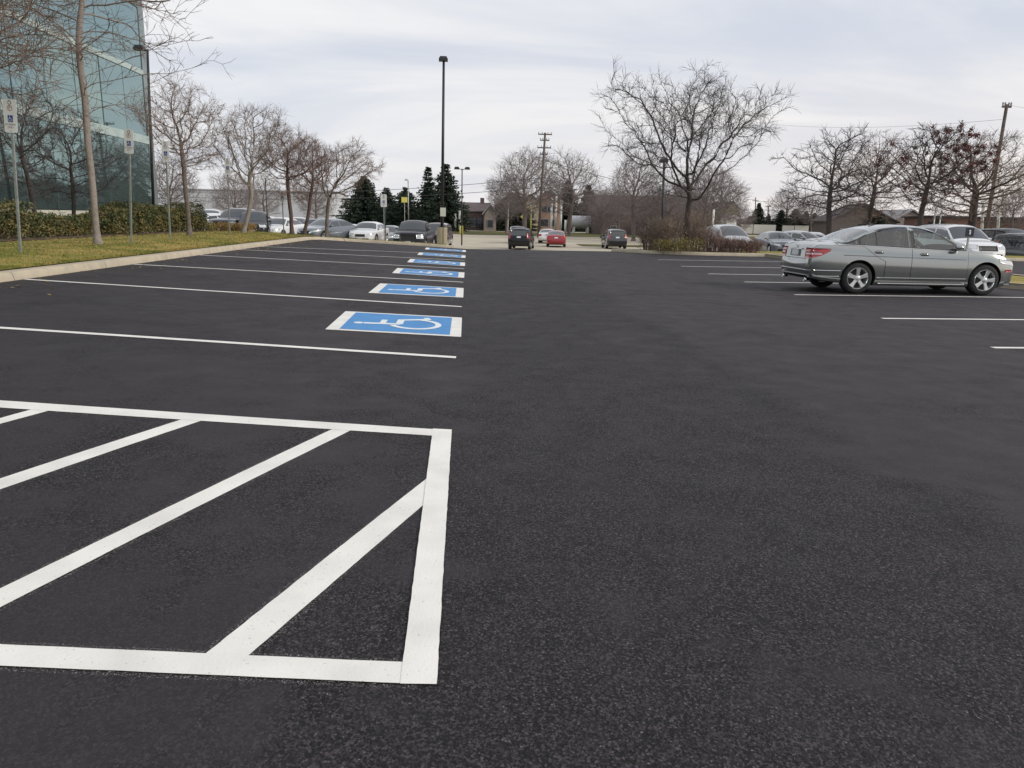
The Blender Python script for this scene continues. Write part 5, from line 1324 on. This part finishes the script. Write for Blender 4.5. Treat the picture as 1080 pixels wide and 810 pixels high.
    B.patch(lambda u, v: (sx0_ - 1, lerp(-hw * .60, hw * .60, u), lerp(.700, .709, v)), 14, 1, (1, 0, 0), .004).build('trunk_gap', seam, t, True)
    # round three-armed emblem on the trunk lid
    l, _ = B.hit((sx0_ - 1, 0, .955), (1, 0, 0)); a = MB(); k = 24
    c = Vector((l.x - .012, 0, .955)); a.tube([c + Vector((0, .038 * math.cos(6.2832 * i / k), .038 * math.sin(6.2832 * i / k))) for i in range(k + 1)], .004, 5, False)
    for q in (90, 210, 330): a.tube([c, c + Vector((0, .036 * math.cos(R_(q)), .036 * math.sin(R_(q))))], [.006, .002], 4)
    a.build('round_emblem', CHROME, t, True)
    # shark-fin aerial
    zr = interp(S['top'], -.62); a = MB(); a.add([(-.72, -.015, zr), (-.55, -.012, zr), (-.55, .012, zr), (-.72, .015, zr), (-.73, -.003, zr + .06), (-.73, .003, zr + .06)], [(0, 1, 4), (2, 3, 5), (1, 2, 5, 4), (0, 4, 5, 3)])
    a.build('aerial_fin', BLACK, t)
def paintm(name, col, metal=.3, rough=.28): return mat(name, col, rough, metal=metal, coat=1, spec=.5)
PS = paintm('paint_silver_green', (.32, .34, .335), .85, .17)
PW = paintm('paint_white', (.74, .75, .76), 0); PK = mat('paint_black', (.008, .009, .014), .3, coat=.25, spec=.35); PG = paintm('paint_grey_blue', (.17, .19, .22), .5)
PN = paintm('paint_navy', (.012, .016, .035), .2); PR = paintm('paint_red', (.30, .012, .022), .2); PD = paintm('paint_dark_grey', (.06, .064, .07), .5)
PV = paintm('paint_silver', (.46, .48, .50), .6); PM = paintm('paint_maroon', (.07, .02, .025), .3); PL = paintm('paint_light_silver', (.55, .56, .57), .4)
# the silver-green sedan nearest on the right, nose to the right
YM = 15.15
rx = X_at(905, YM, z=.2) + 1.27
car('silver-green sedan parked across the right-hand bays, nose to the right', 'car', SEDAN, rx, YM + .88, 0, R_(-.5), PS, None, GLASS_T, True)
SED2 = dict(SEDAN, side=[(-1.62, -.20, 'rear_side_window'), (-.10, 1.02, 'front_side_window')]); SED2['top'] = list(SEDAN['top'])
def place(label, cat, S, px, Y, rz, paint, group, name='parked_car', dz=0):
    x = X_at(px, Y); return car(label, cat, S, x, Y, gz(x, Y) + dz, R_(rz), paint, group, name=name)
D3 = 'cars driving off along the driveway'; FL = 'cars facing the lawn in the far left lot'; RL = 'cars parked on the right beyond the island'
place('black SUV seen from behind on the driveway, left of the red car', 'car', SUV, 550, 61, 80, PK, D3, 'moving_car')
place('red sedan seen from behind on the driveway', 'car', SED2, 586.5, 68, 83, PR, D3, 'moving_car')
place('dark grey SUV seen from behind on the driveway, right of the red car', 'car', SUV, 647, 66, 87, PD, D3, 'moving_car')
place('white sedan partly hidden to the left of the red sedan', 'car', SED2, 577.5, 78, 80, PW, D3, 'moving_car')
place('dark car mostly hidden behind the black SUV', 'car', SUV, 546, 76, 84, PN, D3, 'moving_car')
place('black pickup facing the camera beside the round concrete base', 'pickup truck', PICK, 438, 48.5, -95, PK, FL, dz=-.3)
place('large white sedan facing the camera between a grey car and a white one', 'car', SED2, 390, 50.5, -98, PW, FL)
place('blue-grey sedan parked at an angle behind two thin trunks', 'car', SED2, 347, 48.5, -118, PG, FL)
place('white sedan facing the camera behind the thin sign post', 'car', SED2, 297, 50, -102, PW, FL)
place('dark pickup with a large blue-grey windscreen behind the leaning tree', 'pickup truck', PICK, 256, 50.0, -100, PN, FL)
place('white hatchback seen from the side at the end of the hedge', 'car', SED2, 222, 52, -125, PW, FL, dz=.15)
place('white van-like SUV behind the small white hatchback', 'car', VAN, 224, 58, -80, PW, FL, dz=.25)
place('maroon car almost hidden behind the round concrete base', 'car', SUV, 461, 53, -96, PM, FL)
place('grey sedan between the large white sedan and the black pickup', 'car', SED2, 411, 57, -96, PG, FL)
place('white sedan just behind and left of the large white sedan', 'car', SED2, 370, 60, -96, PW, FL)
place('dark SUV behind the blue-grey sedan', 'car', SUV, 333, 58, -98, PN, FL)
place('white van facing the camera right of the reddish tree', 'car', VAN, 315, 60, -78, PW, FL)
place('white car between the dark pickup and the white sedan', 'car', SUV, 281, 57, -80, PW, FL)
place('dark SUV close behind the dark pickup', 'car', SUV, 270, 48, -80, PK, FL)
place('silver minivan parked behind the red island shrubs', 'car', VAN, 766, 46.0, -90, PL, RL, dz=-.0)
place('grey-blue sedan facing the camera right of the silver minivan', 'car', SED2, 817, 47.0, -95, PG, RL, dz=.0)
place('pale silver sedan just behind the trunk of the silver-green sedan', 'car', SED2, 842, 48, -60, PV, RL, dz=.1)
place('white SUV mostly hidden behind the rear window of the silver-green sedan', 'car', SUV, 858, 60, -30, PL, RL, dz=.1)
place('white SUV with a large dark grille facing the camera over the silver-green hood', 'car', SUV, 1003, 31.0, -90, PW, RL, dz=-.14)
place('black SUV behind the leaning utility pole at the right', 'car', SUV, 1060, 44, -90, PK, RL, dz=.1)
place('dark blue-grey car cut by the right picture edge', 'car', SUV, 1086, 36, -92, PD, RL, dz=-.45)

# ------------------------------------------------------------------ world, sun
w = bpy.data.worlds.new('World'); SC.world = w; w.use_nodes = True; nt = w.node_tree; N = nt.nodes; Lk = nt.links
bg = N['Background']; sky = N.new('ShaderNodeTexSky'); sky.sky_type = 'NISHITA'; sky.sun_disc = False
SUN_EL, SUN_AZ = 27, 112      # azimuth clockwise from +Y (to the right, a little behind the camera)
sky.sun_elevation = R_(SUN_EL); sky.sun_rotation = R_(SUN_AZ); sky.dust_density = 3; sky.air_density = 1.2
tc = N.new('ShaderNodeTexCoord'); sp = N.new('ShaderNodeSeparateXYZ'); Lk.new(tc.outputs['Generated'], sp.inputs[0])
def mth(op, a, b=None):
    n = N.new('ShaderNodeMath'); n.operation = op
    for i, v in enumerate((a, b)):
        if v is None: continue
        if isinstance(v, (int, float)): n.inputs[i].default_value = v
        else: Lk.new(v, n.inputs[i])
    return n.outputs[0]
zz = mth('ADD', mth('MAXIMUM', sp.outputs[2], 0), .16)
cx, cy = mth('DIVIDE', sp.outputs[0], zz), mth('DIVIDE', sp.outputs[1], zz)
cb = N.new('ShaderNodeCombineXYZ'); Lk.new(mth('MULTIPLY', cx, .55), cb.inputs[0]); Lk.new(cy, cb.inputs[1])
n1 = N.new('ShaderNodeTexNoise'); n1.inputs['Scale'].default_value = .85; n1.inputs['Detail'].default_value = 7; n1.inputs['Roughness'].default_value = .55; n1.inputs['Distortion'].default_value = .5
Lk.new(cb.outputs[0], n1.inputs['Vector'])
mr = N.new('ShaderNodeMapRange'); mr.interpolation_type = 'SMOOTHSTEP'; mr.inputs[1].default_value = .38; mr.inputs[2].default_value = .62; Lk.new(n1.outputs['Fac'], mr.inputs[0])
def mixc(f, a, b):
    n = N.new('ShaderNodeMix'); n.data_type = 'RGBA'
    if isinstance(f, (int, float)): n.inputs[0].default_value = f
    else: Lk.new(f, n.inputs[0])
    for i, v in ((6, a), (7, b)):
        if isinstance(v, tuple): n.inputs[i].default_value = (*v, 1)
        else: Lk.new(v, n.inputs[i])
    return n.outputs[2]
cloud = mixc(mr.outputs[0], (5.45, 5.75, 6.5), (7.7, 7.6, 7.6))
hzn = N.new('ShaderNodeMapRange'); hzn.inputs[1].default_value = .0; hzn.inputs[2].default_value = .22; hzn.inputs[3].default_value = .75; hzn.inputs[4].default_value = 0
Lk.new(sp.outputs[2], hzn.inputs[0])
rt = N.new('ShaderNodeMapRange'); rt.inputs[1].default_value = -.25; rt.inputs[2].default_value = .6; Lk.new(sp.outputs[0], rt.inputs[0])
hcol = mixc(rt.outputs[0], (6.7, 6.8, 7.2), (8.3, 7.6, 7.25))
cloud = mixc(hzn.outputs[0], cloud, hcol)
col = mixc(.90, sky.outputs[0], cloud)
Lk.new(col, bg.inputs['Color']); bg.inputs['Strength'].default_value = .1
sl = bpy.data.lights.new('sun', 'SUN'); sl.energy = 1.5; sl.angle = R_(10); sl.color = (1, .93, .83); so = bpy.data.objects.new('sun', sl); COL.objects.link(so)
az = R_(SUN_AZ); el = R_(SUN_EL); sd = Vector((math.sin(az) * math.cos(el), math.cos(az) * math.cos(el), math.sin(el)))
so.rotation_euler = sd.to_track_quat('Z', 'Y').to_euler(); so.location = (20, -10, 30)
vs_ = SC.view_settings; vs_.view_transform = 'Standard'; vs_.look = 'None'; vs_.exposure = .34; vs_.gamma = 1
SC.cycles.max_bounces = 6; SC.cycles.use_denoising = True
